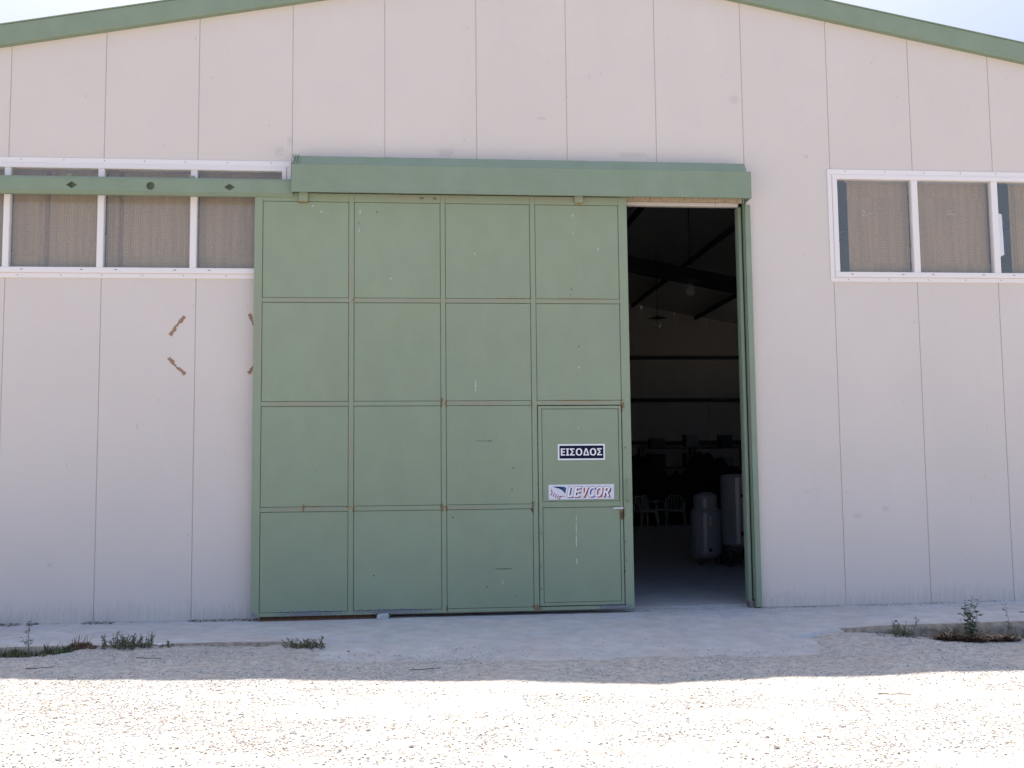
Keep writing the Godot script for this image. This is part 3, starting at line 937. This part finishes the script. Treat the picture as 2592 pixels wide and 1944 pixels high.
func make_inside() -> void:
	var t := base("water_tank", Vector3(2.86, 0.02, -4.9), "squat grey boiler tank with narrow capped neck inside the doorway", "tank")
	var st := mb()
	lathe(st, PackedVector2Array([Vector2(0.0, 0.12), Vector2(0.2, 0.12), Vector2(0.24, 0.17), Vector2(0.245, 0.2), Vector2(0.245, 0.80), Vector2(0.235, 0.83), Vector2(0.19, 0.89)]), Vector3.ZERO)
	build(st, "body", mats.tank, t)
	st = mb()
	lathe(st, PackedVector2Array([Vector2(0.188, 0.885), Vector2(0.19, 1.05), Vector2(0.17, 1.09), Vector2(0.09, 1.13), Vector2(0.0, 1.14)]), Vector3.ZERO)
	build(st, "neck", mats.tank, t)
	part_box("label_plate", mats.plastic, t, -0.015, 0.62, 0.243, 0.012, 0.76, 0.249)
	part_box("drain_tap", mats.black, t, -0.03, 0.22, 0.24, 0.0, 0.27, 0.29)
	for a in 3:
		st = mb()
		var p := Vector3(cos(a * TAU / 3 + 0.3), 0, sin(a * TAU / 3 + 0.3)) * 0.18
		tube(st, PackedVector3Array([p + Vector3(0, 0.0, 0), p + Vector3(0, 0.13, 0)]), 0.025, 0.03, 8)
		build(st, "foot", mats.steel, t)
	var h := base("tall_tank", Vector3(3.34, 0.02, -4.75), "tall grey boiler tank with copper pipe standing on a wheeled trolley", "tank")
	st = mb()
	lathe(st, PackedVector2Array([Vector2(0.0, 0.30), Vector2(0.24, 0.30), Vector2(0.27, 0.34), Vector2(0.27, 1.36), Vector2(0.25, 1.40), Vector2(0.0, 1.42)]), Vector3.ZERO)
	build(st, "body", mats.tank, h)
	st = mb()
	tube(st, PackedVector3Array([Vector3(0.02, 0.55, 0.285), Vector3(0.0, 0.9, 0.29), Vector3(-0.015, 1.2, 0.288), Vector3(-0.02, 1.38, 0.285)]), 0.016, 0.013, 8)
	build(st, "copper_pipe", mats.copper, h)
	st = mb()
	lathe(st, PackedVector2Array([Vector2(0.0, -0.025), Vector2(0.03, -0.02), Vector2(0.03, 0.02), Vector2(0.0, 0.025)]), Vector3(-0.02, 1.08, 0.30), 12)
	build(st, "valve", mats.black, h)
	part_box("red_tap", mats.red, h, -0.06, 0.47, 0.25, 0.06, 0.54, 0.32)
	var tl := base("hand_trolley", Vector3(3.34, 0.02, -4.75), "dark hand trolley with rubber wheels under the tall boiler tank", "trolley")
	part_box("platform", mats.steel, tl, -0.28, 0.26, -0.28, 0.28, 0.295, 0.28)
	for s in [[-0.22, 0.20], [0.22, 0.20], [-0.22, -0.2], [0.22, -0.2]]:
		var wst := mb()
		for k in 20:
			var a0 := TAU * k / 20
			var a1 := TAU * (k + 1) / 20
			var c := Vector3(s[0], 0.13, s[1])
			var u0 := Vector3(cos(a0), sin(a0), 0) * 0.13
			var u1 := Vector3(cos(a1), sin(a1), 0) * 0.13
			var zf := Vector3(0, 0, 0.025)
			quad(wst, c + u0 + zf, c + u0 - zf, c + u1 - zf, c + u1 + zf)
			tri(wst, c + zf, c + u0 + zf, c + u1 + zf)
			tri(wst, c - zf, c + u1 - zf, c + u0 - zf)
		build(wst, "wheel", mats.rubber, tl)
		part_box("axle_bracket", mats.steel, tl, s[0] - 0.02, 0.13, s[1] + (0.026 if s[1] > 0 else -0.036), s[0] + 0.02, 0.262, s[1] + (0.036 if s[1] > 0 else -0.026))
	plastic_chair(Vector3(4.25, 0.02, -15.6), 0.35, "white plastic armchair standing before the back wall, turned to the tanks")
	plastic_chair(Vector3(5.15, 0.02, -15.9), -0.2, "white plastic armchair standing beside the metal shelving")
	plastic_chair(Vector3(4.75, 0.02, -16.6), 0.9, "white plastic armchair standing between the other two chairs and the shelving")
	# shelving with cartons along the back wall
	var sh := base("shelving_rack", Vector3(6.2, 0.02, -17.9), "dark metal shelving rack along the back wall of the hall", "shelving")
	for x in [-1.5, 0.0, 1.5]:
		for z in [-0.25, 0.25]:
			part_box("upright", mats.steel, sh, x - 0.025, 0.0, z - 0.025, x + 0.025, 2.15, z + 0.025)
	for y in [0.35, 0.95, 1.55, 2.1]:
		part_box("shelf", mats.steel, sh, -1.53, y, -0.28, 1.53, y + 0.03, 0.28)
	rng.seed = 77
	var tones := [["brown", mats.carton], ["grey", mats.screw], ["dark", mats.steel]]
	var row_names := ["bottom", "second", "third", "top"]
	var rows := [0.40, 1.00, 1.60, 2.15]
	for r in 4:
		for k in 3:
			var bw := rng.randf_range(0.3, 0.42)
			var bh := rng.randf_range(0.2, 0.42)
			var tn: int = (r + k) % 3
			var b := base("carton", Vector3(6.2 - 1.05 + k * 1.0, rows[r], -17.9), "%s box on the %s shelf of the rack, %s" % [tones[tn][0], row_names[r], ["nearest the plastic chairs", "in its middle", "farthest from the chairs"][k]], "box", "boxes on the shelving rack")
			part_box("carton_body", tones[tn][1], b, -bw / 2, 0.0, -0.2, bw / 2, bh, 0.22, 0.004)
			part_box("tape", mats.alu_dirty, b, -0.03, bh + 0.0005, -0.19, 0.03, bh + 0.0015, 0.21)
	# goods heaped under a dark sheet before the shelving
	var hp := base("covered_heap", Vector3(5.9, 0.02, -17.2), "dark sheeted heap of goods before the shelving rack", "heap")
	var hx := span(-2.3, 2.3, 0.1)
	var hz := span(-0.28, 0.45, 0.06)
	var hf := func(x: float, z: float) -> float:
		var e := minf(smoothstep(-2.3, -2.1, x), smoothstep(2.3, 2.1, x)) * smoothstep(0.45, 0.2, z)
		return e * (1.6 + 0.6 * n_mid.get_noise_2d(x * 28.0, z * 20.0) + 0.25 * n_mid.get_noise_2d(x * 90.0, z * 60.0))
	var sheet := mesh_node(grid(hx, hz, hf), "sheet", mats.rubber, hp)
	sheet.position = Vector3.ZERO
	# bare bulb lamps on long flexes
	for l in [[3.02, 4.57, -6.05, "glass hanging lamp under a flat reflector above the tanks"], [3.9, 4.86, -12.2, "glass hanging lamp deep in the hall before the back wall"]]:
		var lp := base("hanging_lamp", Vector3(l[0], l[1], l[2]), l[3], "lamp", "lamps hung from the roof")
		st = mb()
		var roof_y: float = 7.318 - SL * absf(l[0]) - l[1]
		tube(st, PackedVector3Array([Vector3(0, 0.2, 0), Vector3(0, roof_y, 0)]), 0.006, 0.006, 5)
		build(st, "flex", mats.black, lp)
		st = mb()
		lathe(st, PackedVector2Array([Vector2(0.0, 0.24), Vector2(0.05, 0.2), Vector2(0.2, 0.17), Vector2(0.2, 0.162), Vector2(0.05, 0.18), Vector2(0.0, 0.18)]), Vector3.ZERO, 16)
		build(st, "reflector", mats.steel, lp)
		st = mb()
		lathe(st, PackedVector2Array([Vector2(0.0, -0.09), Vector2(0.06, -0.06), Vector2(0.08, 0.0), Vector2(0.06, 0.07), Vector2(0.035, 0.12), Vector2(0.035, 0.18)]), Vector3.ZERO, 14)
		build(st, "bulb", mats.bulb, lp)

# ------------------------------------------------------------------ small things
func make_small() -> void:
	# remnants of brown tape from a removed notice
	var strips := [[Vector2(-4.135, 3.19), Vector2(-4.282, 2.985), "brown tape remnant slanting up to the right, on the bare panel below the window"], [Vector2(-4.294, 2.74), Vector2(-4.118, 2.568), "brown tape remnant slanting down to the right, on the bare panel below the window"], [Vector2(-3.462, 3.215), Vector2(-3.37, 3.04), "upper brown tape remnant half hidden by the edge of the green door"], [Vector2(-3.375, 2.69), Vector2(-3.462, 2.575), "lower brown tape remnant half hidden by the edge of the green door"]]
	rng.seed = 5
	for s in strips:
		var a: Vector2 = s[0]
		var b: Vector2 = s[1]
		var d := (b - a).normalized()
		var n := Vector2(-d.y, d.x)
		var top := []
		var bot := []
		var cnt := 14
		for k in cnt + 1:
			var t := float(k) / cnt
			var w := 0.018 + 0.006 * rng.randf_range(-1, 1)
			if t > 0.3 and t < 0.62: w *= rng.randf_range(-0.3, 0.7)
			var p := a.lerp(b, t)
			top.append([p.x + n.x * w, p.y + n.y * w])
			bot.push_front([p.x - n.x * (0.017 + 0.004 * sin(k * 5.0)), p.y - n.y * (0.017 + 0.004 * sin(k * 5.0))])
		var o := base("tape_remnant", Vector3.ZERO, s[2], "tape", "brown tape remnants on the wall")
		flat_shape("tape_strip", top + bot, 0.0004, 0.0022, mats.tape, o)
	# white card behind the glass
	var c := base("white_card", Vector3.ZERO, "white folded card leaning against a mullion behind the glass", "card")
	flat_shape("card_sheet", [[5.009, 4.44], [5.075, 4.415], [5.082, 3.942], [5.009, 3.905]], -0.03, -0.027, mats.sign_white, c)
	# chock at the foot of the door
	uv_rect = Rect2(0, 0, 1, 1)
	var ch := base("broken_block", Vector3(-2.035, apron_y(-2.035, 0.235), 0.235), "small pale broken concrete block jammed under the green door", "block")
	var st := mb()
	prism(st, PackedVector2Array([Vector2(-0.065, -0.01), Vector2(0.06, -0.01), Vector2(0.066, 0.03), Vector2(0.052, 0.058), Vector2(-0.03, 0.052), Vector2(-0.06, 0.04)]), -0.04, 0.03, 0.008)
	build(st, "block", mats.white_stone, ch)
	# twigs
	var tw := [[Vector3(1.58, 0, 3.92), Vector3(1.79, 0, 4.0), "thin straight twig lying alone on the sunlit gravel"], [Vector3(-4.02, 0, 2.12), Vector3(-3.78, 0, 2.16), "thin grey twig on shaded gravel before the bushy weed"], [Vector3(-1.75, 0, 2.75), Vector3(-1.50, 0, 2.70), "short dark twig on shaded gravel before the green door"], [Vector3(-4.75, 0, 2.55), Vector3(-4.55, 0, 2.5), "thin dark twig on shaded gravel before the grassy kerb"], [Vector3(4.48, 0, 0.9), Vector3(4.75, 0, 0.84), "dark twig lying on the concrete apron before the wall"]]
	for t in tw:
		var o := base("twig", t[0], t[2], "twig", "twigs on the ground")
		st = mb()
		var pts := PackedVector3Array()
		for k in 6:
			var p: Vector3 = t[0].lerp(t[1], k / 5.0)
			p.y = maxf(ground_y(p.x, p.z), apron_y(p.x, p.z) if p.z < 2.6 else -9.0) + 0.005 + 0.002 * sin(k * 2.4)
			p.z += 0.004 * sin(k * 1.1)
			pts.append(p - t[0])
		tube(st, pts, 0.0035, 0.002, 6)
		build(st, "stick", mats.twig, o)
	var pp := base("paper_scrap", Vector3(-3.93, ground_y(-3.93, 1.6) + 0.004, 1.6), "crumpled white paper scrap on the gravel beside the bushy weed", "litter")
	st = mb()
	rng.seed = 12
	for k in 9:
		var a := Vector3(rng.randf_range(-0.07, 0.07), rng.randf_range(0.0, 0.035), rng.randf_range(-0.03, 0.03))
		var b := a + Vector3(rng.randf_range(-0.05, 0.05), rng.randf_range(0.0, 0.02), rng.randf_range(-0.03, 0.03))
		var e := a + Vector3(rng.randf_range(-0.04, 0.04), rng.randf_range(-0.01, 0.02), rng.randf_range(-0.04, 0.04))
		tri(st, a, b, e)
	build(st, "sheet", mats.sign_white, pp)

func make_plants() -> void:
	var dg := Color(0.075, 0.10, 0.048)
	var mg := Color(0.11, 0.15, 0.06)
	var yg := Color(0.20, 0.22, 0.10)
	var gg := Color(0.10, 0.14, 0.10)
	var br := Color(0.20, 0.13, 0.07)
	var rd := Color(0.24, 0.13, 0.09)
	var st := Color(0.36, 0.30, 0.20)
	var e := func(x: float, z: float) -> Vector3: return Vector3(x, ground_y(x, z) - 0.003, z)
	weed("thistle", "tall thin thistle with short spiny leaves rising from the grassy kerb", "weed", e.call(-5.08, 1.58), 0.30, 0.03, 1, 46, 0.055, 0.012, [dg, gg, dg], 21)
	weed("thistle", "short bushy thistle beside the tall thin one on the grassy kerb", "weed", e.call(-5.40, 1.60), 0.14, 0.07, 5, 16, 0.04, 0.011, [dg, gg], 22)
	weed("leafy_weed", "low dark weed with pale seed heads on the grassy kerb", "weed", e.call(-4.83, 1.57), 0.075, 0.12, 9, 12, 0.03, 0.010, [dg, mg], 23)
	weed("bushy_weed", "wide bushy green weed with pale flecks growing at the concrete edge", "weed", e.call(-4.22, 1.57), 0.145, 0.26, 60, 24, 0.028, 0.011, [dg, mg, yg, dg, st, st], 24)
	weed("leafy_weed", "small dark weed next to the white paper scrap", "weed", e.call(-3.90, 1.56), 0.06, 0.08, 9, 14, 0.028, 0.011, [dg, br, mg], 25)
	weed("sprawling_weed", "sprawling dark weed at the broken end of the concrete apron", "weed", e.call(-2.70, 1.64), 0.09, 0.22, 54, 20, 0.032, 0.009, [dg, br, st, mg, br], 26)
	weed("leafy_weed", "leafy green weed with two upright shoots against the raised kerb", "weed", e.call(2.88, 1.64), 0.19, 0.14, 14, 22, 0.034, 0.013, [dg, mg, mg, yg], 27)
	weed("tall_weed", "tall broad leaved green weed above dry litter at the raised kerb", "weed", e.call(3.55, 1.63), 0.42, 0.09, 5, 38, 0.062, 0.024, [mg, gg, dg, gg], 28)
	weed("dry_weed", "yellow dried weed at the foot of the tall green one", "weed", e.call(3.40, 1.66), 0.20, 0.14, 16, 14, 0.04, 0.010, [st, br, yg], 29)
	weed("slender_weed", "slender single stemmed weed standing alone by the raised kerb", "weed", e.call(3.93, 1.62), 0.34, 0.03, 1, 30, 0.035, 0.013, [dg, gg], 30)
	weed("leafy_weed", "low green creeper under the slender weed by the raised kerb", "weed", e.call(3.92, 1.72), 0.05, 0.16, 12, 14, 0.035, 0.014, [Color(0.04, 0.11, 0.03), dg], 31)
	weed("leafy_weed", "dark matted weed in the rubble at the end of the raised kerb", "weed", e.call(4.12, 1.66), 0.09, 0.14, 12, 16, 0.035, 0.010, [dg, br], 32)
	blades("grass", "patchy green and brown grass along the concrete edge", "grass", -6.4, -4.66, 1.52, 1.74, 5200, 0.06, [dg, mg, dg, br, yg], 41)
	blades("dry_grass_tuft", "reddish dry grass tuft between the green grass and the bushy weed", "grass", -4.72, -4.5, 1.52, 1.62, 1500, 0.075, [rd, br, rd, st], 42, false)
	blades("straw", "thin dry straw lying along the concrete edge", "straw", -4.5, -2.75, 1.52, 1.62, 260, 0.04, [br, st, mg], 43, true, 0.6)
	blades("dry_leaves", "heap of dry brown stalks and leaves under the tall weed", "leaf litter", 3.20, 3.86, 1.60, 1.82, 9000, 0.15, [br, rd, st, Color(0.13, 0.08, 0.05)], 44, true, 0.55)
	blades("dry_stems", "scattered dry stems lying along the foot of the wall and apron edge", "straw", -6.4, 4.8, 0.03, 0.09, 700, 0.035, [br, st, dg], 46, true, 0.6)
	blades("low_grass", "sparse low grass at the foot of the raised kerb", "grass", 2.6, 4.6, 1.56, 1.72, 900, 0.03, [dg, mg, br], 45)

func make_ground() -> void:
	var gx := joined([span(-160, -20, 10), span(-20, -7.2, 0.8), span(-7.2, 6.6, 0.03), span(6.6, 20, 0.8), span(20, 160, 10)])
	var gz := joined([span(-160, -20, 10), span(-20, 1.2, 5.3), span(1.2, 6.6, 0.03), span(6.6, 14, 0.3), span(14, 20, 1), span(20, 160, 10)])
	var f := func(x: float, z: float) -> float:
		var y := ground_y(x, z)
		if x > -7.3 and x < 6.7 and z > 1.15 and z < 6.7:
			y += 0.0055 * n_hi.get_noise_2d(x * 330.0, z * 330.0)
		return y
	var g := mesh_node(grid(gx, gz, f, true), "ground", mats.ground)
	tag(g, "pale crushed stone yard before the warehouse", "ground", "", "structure")
	var ax := joined([span(-14, -7.2, 0.4), span(-7.2, 6.6, 0.04), span(6.6, 14, 0.4)])
	var az := joined([span(-0.06, 1.36, 0.05), span(1.36, 1.62, 0.012), span(1.62, 2.7, 0.04)])
	var a := mesh_node(grid(ax, az, apron_y, true), "pavement", mats.concrete)
	tag(a, "worn concrete apron along the foot of the warehouse wall", "pavement", "", "structure")
	# raised kerb face: rough, soil-stained concrete edge
	var kst := SurfaceTool.new()
	kst.begin(Mesh.PRIMITIVE_TRIANGLES)
	kst.set_smooth_group(0)
	for side in [[-14.0, -2.82], [2.16, 14.0]]:
		var kx := joined([span(side[0], -7.0, 0.5), span(-7.0, -2.82, 0.03)]) if side[0] < 0.0 else joined([span(2.16, 6.4, 0.03), span(6.4, 14.0, 0.5)])
		for i in kx.size() - 1:
			for k in 7:
				var q := []
				for e in [[kx[i], k], [kx[i + 1], k], [kx[i + 1], k + 1], [kx[i], k + 1]]:
					q.append(kerb_point(e[0], e[1]))
				tri(kst, q[0], q[1], q[2]); tri(kst, q[0], q[2], q[3])
	var kb := build(kst, "kerb", mats.kerb)
	tag(kb, "rough soil stained concrete edge of the apron", "kerb", "", "structure")
	var fl := part_box("floor", mats.floor_in, self, -9.9, -0.2, -18.8, 9.9, 0.02, -0.08)
	tag(fl, "dark concrete floor inside the warehouse", "floor", "", "structure")
	# loose stones
	rng.seed = 900
	var lists := [[], [], []]
	var i := 0
	while i < 260000:
		i += 1
		var z := pow(rng.randf(), 0.8) * 4.9 + 1.45
		var x := rng.randf_range(-6.6, 5.2)
		var dens := n_mid.get_noise_2d(x * 42.0 + 11.0, z * 60.0) * 0.55 + n_lo.get_noise_2d(x * 50.0, z * 90.0) * 0.6
		dens += 0.25 * smoothstep(-1.5, -4.5, x) - 0.12 * smoothstep(3.0, 1.5, absf(x)) * smoothstep(5.0, 3.5, z)
		if rng.randf() > clampf(0.34 + dens * 1.1, 0.04, 1.0): continue
		var y := ground_y(x, z)
		if z < 2.7:
			var ay := apron_y(x, z)
			if ay > y - 0.004:
				if rng.randf() > 0.05 + 0.5 * smoothstep(1.2, 2.3, z) * smoothstep(3.3, 2.4, absf(x)): continue
				y = ay
		var s := 0.0028 + 0.0075 * pow(rng.randf(), 3.0)
		if rng.randf() < 0.004: s *= 2.0
		var tone := rng.randf_range(0.34, 0.56)
		if rng.randf() < 0.025: tone = rng.randf_range(0.13, 0.28)
		lists[i % 3].append(stone_at(x, y + s * 0.25, z, s, tone))
	# crumbs along the foot of the wall
	for k in 9000:
		var x := rng.randf_range(-6.6, 5.0)
		if x > -3.1 and rng.randf() < 0.85: continue
		if x > -1.9 and x < 1.9: continue
		if n_mid.get_noise_2d(x * 60.0, 77.0) < -0.1: continue
		var z := 0.004 + absf(rng.randfn(0.0, 0.06))
		var s := rng.randf_range(0.003, 0.009) * (1.0 + 1.3 * float(x < -3.3) * pow(rng.randf(), 2.0))
		lists[k % 3].append(stone_at(x, apron_y(x, z) + s * 0.2, z, s, rng.randf_range(0.04, 0.42)))
	# grit swept into the doorway
	for k in 500:
		var x := rng.randf_range(0.55, 2.1)
		var z := rng.randfn(-0.06, 0.05) if rng.randf() < 0.6 else rng.randf_range(-0.1, 0.6)
		var s := rng.randf_range(0.003, 0.009)
		lists[k % 3].append(stone_at(x, (apron_y(x, z) if z > -0.06 else 0.02) + s * 0.2, z, s, rng.randf_range(0.3, 0.7)))
	for k in 3:
		scatter("gravel", pebble_mesh(31 + k), lists[k], ["loose pale angular gravel strewn over the yard", "loose pale flat gravel strewn over the yard", "loose pale rounded gravel strewn over the yard"][k], "gravel")

func make_materials() -> void:
	var m := StandardMaterial3D.new()
	m.albedo_texture = facade_texture()
	m.roughness = 0.55
	m.metallic_specular = 0.35
	mats.facade = m
	m = StandardMaterial3D.new()
	m.albedo_texture = door_texture()
	m.roughness = 0.6
	m.metallic_specular = 0.35
	m.normal_enabled = true
	m.normal_texture = bump_tex(512, 0.014, 2.0, 8)
	m.normal_scale = 0.3
	mats.door = m
	var tt := noise_tex(512, 0.008, Color(0.230, 0.285, 0.195), Color(0.265, 0.322, 0.228), 3)
	mats.trim = world_mat(tt, 0.45, 0.6)
	mats.trim.metallic_specular = 0.35
	mats.roof = mat(Color(0.60, 0.58, 0.55), 0.6)
	mats.inside = mat(Color(0.62, 0.57, 0.52), 0.7)
	mats.steel = mat(Color(0.06, 0.065, 0.07), 0.6)
	mats.alu = mat(Color(0.86, 0.79, 0.74), 0.4)
	mats.alu_dirty = mat(Color(0.66, 0.60, 0.54), 0.5)
	mats.foam = world_mat(noise_tex(256, 0.03, Color(0.42, 0.30, 0.17), Color(0.66, 0.54, 0.38), 6), 3.0, 0.9)
	mats.black = mat(Color(0.01, 0.01, 0.01), 0.7)
	mats.screw = mat(Color(0.35, 0.34, 0.35), 0.5)
	mats.chalk = mat(Color(0.42, 0.37, 0.31), 0.9)
	mats.rust = world_mat(noise_tex(256, 0.03, Color(0.05, 0.03, 0.018), Color(0.20, 0.10, 0.05), 9), 2.0, 0.9)
	mats.bare_metal = world_mat(noise_tex(256, 0.03, Color(0.10, 0.09, 0.09), Color(0.30, 0.24, 0.23), 10), 2.5, 0.8)
	mats.chrome = mat(Color(0.80, 0.79, 0.77), 0.3, 0.3)
	mats.sign_white = mat(Color(0.88, 0.85, 0.84), 0.35)
	mats.sign_pale = mat(Color(0.74, 0.71, 0.75), 0.4)
	mats.sign_navy = mat(Color(0.012, 0.012, 0.040), 0.6, 0.0, 0.2)
	mats.sign_dark = mat(Color(0.12, 0.02, 0.03), 0.5)
	mats.sign_red = mat(Color(0.32, 0.02, 0.04), 0.5)
	mats.sign_rim = mat(Color(0.36, 0.13, 0.18), 0.5)
	mats.sign_blue = mat(Color(0.02, 0.11, 0.24), 0.5)
	mats.sign_blue2 = mat(Color(0.03, 0.06, 0.36), 0.5)
	mats.sign_slate = mat(Color(0.03, 0.06, 0.22), 0.5)
	mats.tape = world_mat(noise_tex(256, 0.03, Color(0.24, 0.125, 0.065), Color(0.46, 0.29, 0.18), 12), 5.0, 0.8)
	mats.plastic = mat(Color(0.50, 0.50, 0.48), 0.45)
	mats.tank = mat(Color(0.27, 0.27, 0.29), 0.28)
	mats.copper = mat(Color(0.62, 0.36, 0.20), 0.4, 0.2)
	mats.red = mat(Color(0.16, 0.01, 0.01), 0.5)
	mats.rubber = mat(Color(0.02, 0.02, 0.02), 0.8)
	mats.carton = mat(Color(0.22, 0.16, 0.10), 0.9)
	mats.twig = mat(Color(0.11, 0.09, 0.075), 0.9)
	mats.white_stone = world_mat(noise_tex(256, 0.03, Color(0.30, 0.30, 0.28), Color(0.62, 0.62, 0.60), 14), 4.0, 0.9)
	var gl := StandardMaterial3D.new()
	gl.transparency = BaseMaterial3D.TRANSPARENCY_ALPHA
	gl.albedo_color = Color(0.9, 0.95, 0.95, 0.06)
	gl.roughness = 0.02
	mats.glass = gl
	var bu := StandardMaterial3D.new()
	bu.transparency = BaseMaterial3D.TRANSPARENCY_ALPHA
	bu.albedo_color = Color(0.9, 0.9, 0.9, 0.25)
	bu.roughness = 0.05
	mats.bulb = bu
	# woven shade cloth
	var n := 256
	var im := Image.create(n, n, false, Image.FORMAT_RGB8)
	for j in n:
		for i in n:
			var t := 0.86 + 0.10 * n_hi.get_noise_2d(i * 3.0, j * 0.5) + 0.10 * n_hi.get_noise_2d(i * 0.5, j * 3.0)
			if i % 8 < 2: t *= 0.80
			if j % 8 < 2: t *= 0.83
			t *= 1.06 + 0.16 * n_mid.get_noise_2d(i * 1.2, j * 0.08)
			im.set_pixel(i, j, Color(0.39 * t, 0.255 * t, 0.125 * t).linear_to_srgb())
	im.generate_mipmaps()
	var cl := StandardMaterial3D.new()
	cl.albedo_texture = ImageTexture.create_from_image(im)
	cl.roughness = 0.95
	mats.cloth = cl
	var lf := StandardMaterial3D.new()
	lf.vertex_color_use_as_albedo = true
	lf.roughness = 0.7
	lf.cull_mode = BaseMaterial3D.CULL_DISABLED
	lf.backlight_enabled = true
	lf.backlight = Color(0.06, 0.08, 0.03)
	mats.leaf = lf
	var pb := StandardMaterial3D.new()
	pb.vertex_color_use_as_albedo = true
	pb.roughness = 0.95
	mats.pebble = pb
	mats.ground = world_mat(noise_tex(1024, 0.02, Color(0.34, 0.318, 0.285), Color(0.54, 0.515, 0.475), 21, 6, 1.5), 0.42, 0.95, bump_tex(1024, 0.06, 4.0, 22), 0.9)
	mats.ground.vertex_color_use_as_albedo = true
	mats.kerb = world_mat(noise_tex(512, 0.02, Color(0.15, 0.125, 0.095), Color(0.38, 0.33, 0.265), 27, 5, 1.5), 0.9, 0.95, bump_tex(512, 0.05, 2.0, 28), 0.6)
	mats.concrete = world_mat(noise_tex(1024, 0.012, Color(0.43, 0.42, 0.41), Color(0.56, 0.545, 0.53), 23, 6, 1.2), 0.35, 0.9, bump_tex(512, 0.05, 1.2, 24), 0.35)
	mats.concrete.vertex_color_use_as_albedo = true
	mats.floor_in = world_mat(noise_tex(512, 0.012, Color(0.40, 0.39, 0.38), Color(0.52, 0.51, 0.49), 25), 0.3, 0.75)

func _ready() -> void:
	# ---- camera, sky, sun, exposure
	var cam := Camera3D.new()
	cam.name = "camera"
	add_child(cam)
	cam.position = Vector3(-1.695, 1.5, 11.176)
	cam.rotation = Vector3(0.0850, -0.0936, -0.01057)
	cam.fov = rad_to_deg(2.0 * atan(972.0 / 2620.0))
	cam.far = 600.0
	cam.current = true
	var sky_mat := ProceduralSkyMaterial.new()
	sky_mat.sky_top_color = Color(0.37, 0.52, 0.77)
	sky_mat.sky_horizon_color = Color(0.61, 0.65, 0.69)
	sky_mat.sky_curve = 0.32
	sky_mat.sky_energy_multiplier = 1.0
	sky_mat.ground_bottom_color = Color(0.5, 0.48, 0.45)
	sky_mat.ground_horizon_color = Color(0.66, 0.66, 0.66)
	sky_mat.sun_angle_max = 80.0
	sky_mat.sun_curve = 0.58
	var sky := Sky.new()
	sky.sky_material = sky_mat
	var env := Environment.new()
	env.background_mode = Environment.BG_SKY
	env.sky = sky
	env.tonemap_mode = Environment.TONE_MAPPER_LINEAR
	env.tonemap_exposure = 1.78
	env.sdfgi_enabled = true
	env.ssao_enabled = true
	env.ssil_enabled = true
	var we := WorldEnvironment.new()
	we.name = "world_environment"
	we.environment = env
	add_child(we)
	var sun := DirectionalLight3D.new()
	sun.name = "sun"
	sun.light_energy = 1.6
	sun.light_color = Color(1.0, 0.955, 0.905)
	sun.light_angular_distance = 0.5
	sun.shadow_enabled = true
	add_child(sun)
	sun.look_at_from_position(Vector3.ZERO, Vector3(0.02, -1.0, 0.44), Vector3.RIGHT)
	# ---- noise fields and materials
	rng.seed = 4
	n_lo.seed = 1; n_lo.frequency = 0.01; n_lo.fractal_octaves = 3
	n_mid.seed = 2; n_mid.frequency = 0.03; n_mid.fractal_octaves = 3
	n_hi.seed = 3; n_hi.frequency = 0.08; n_hi.fractal_octaves = 2
	make_materials()
	# ---- structure, then objects, then small details
	make_ground()
	make_warehouse()
	make_door()
	make_signs()
	curtain(-6.88, -6.02, 3.72, 4.775, "brown woven cloth in the window pane at the far end of the track", 0.4, 0.010)
	curtain(-5.955, -5.04, 3.72, 4.775, "brown woven cloth in the window pane above the thistle", 1.3, 0.012, -5.6)
	curtain(-4.985, -4.08, 3.72, 4.775, "brown woven cloth with one dark crease in the pane above the tape marks", 2.6, 0.012, -4.84)
	curtain(-4.02, -3.13, 3.72, 4.775, "brown woven cloth in the window pane half covered by the green door", 4.1, 0.012)
	curtain(3.262, 3.985, 3.735, 4.79, "brown woven cloth leaving a dark gap beside the window frame", 5.0, 0.008)
	curtain(4.03, 4.945, 3.735, 4.79, "brown woven cloth filling the window pane above the leafy weed", 0.9, 0.008)
	curtain(5.235, 5.95, 3.735, 4.79, "gathered brown woven cloth beside the white folded card", 3.3, 0.030)
	curtain(5.98, 6.87, 3.735, 4.79, "brown woven cloth in the window pane past the gathered one", 2.2, 0.012)
	make_inside()
	make_small()
	make_plants()
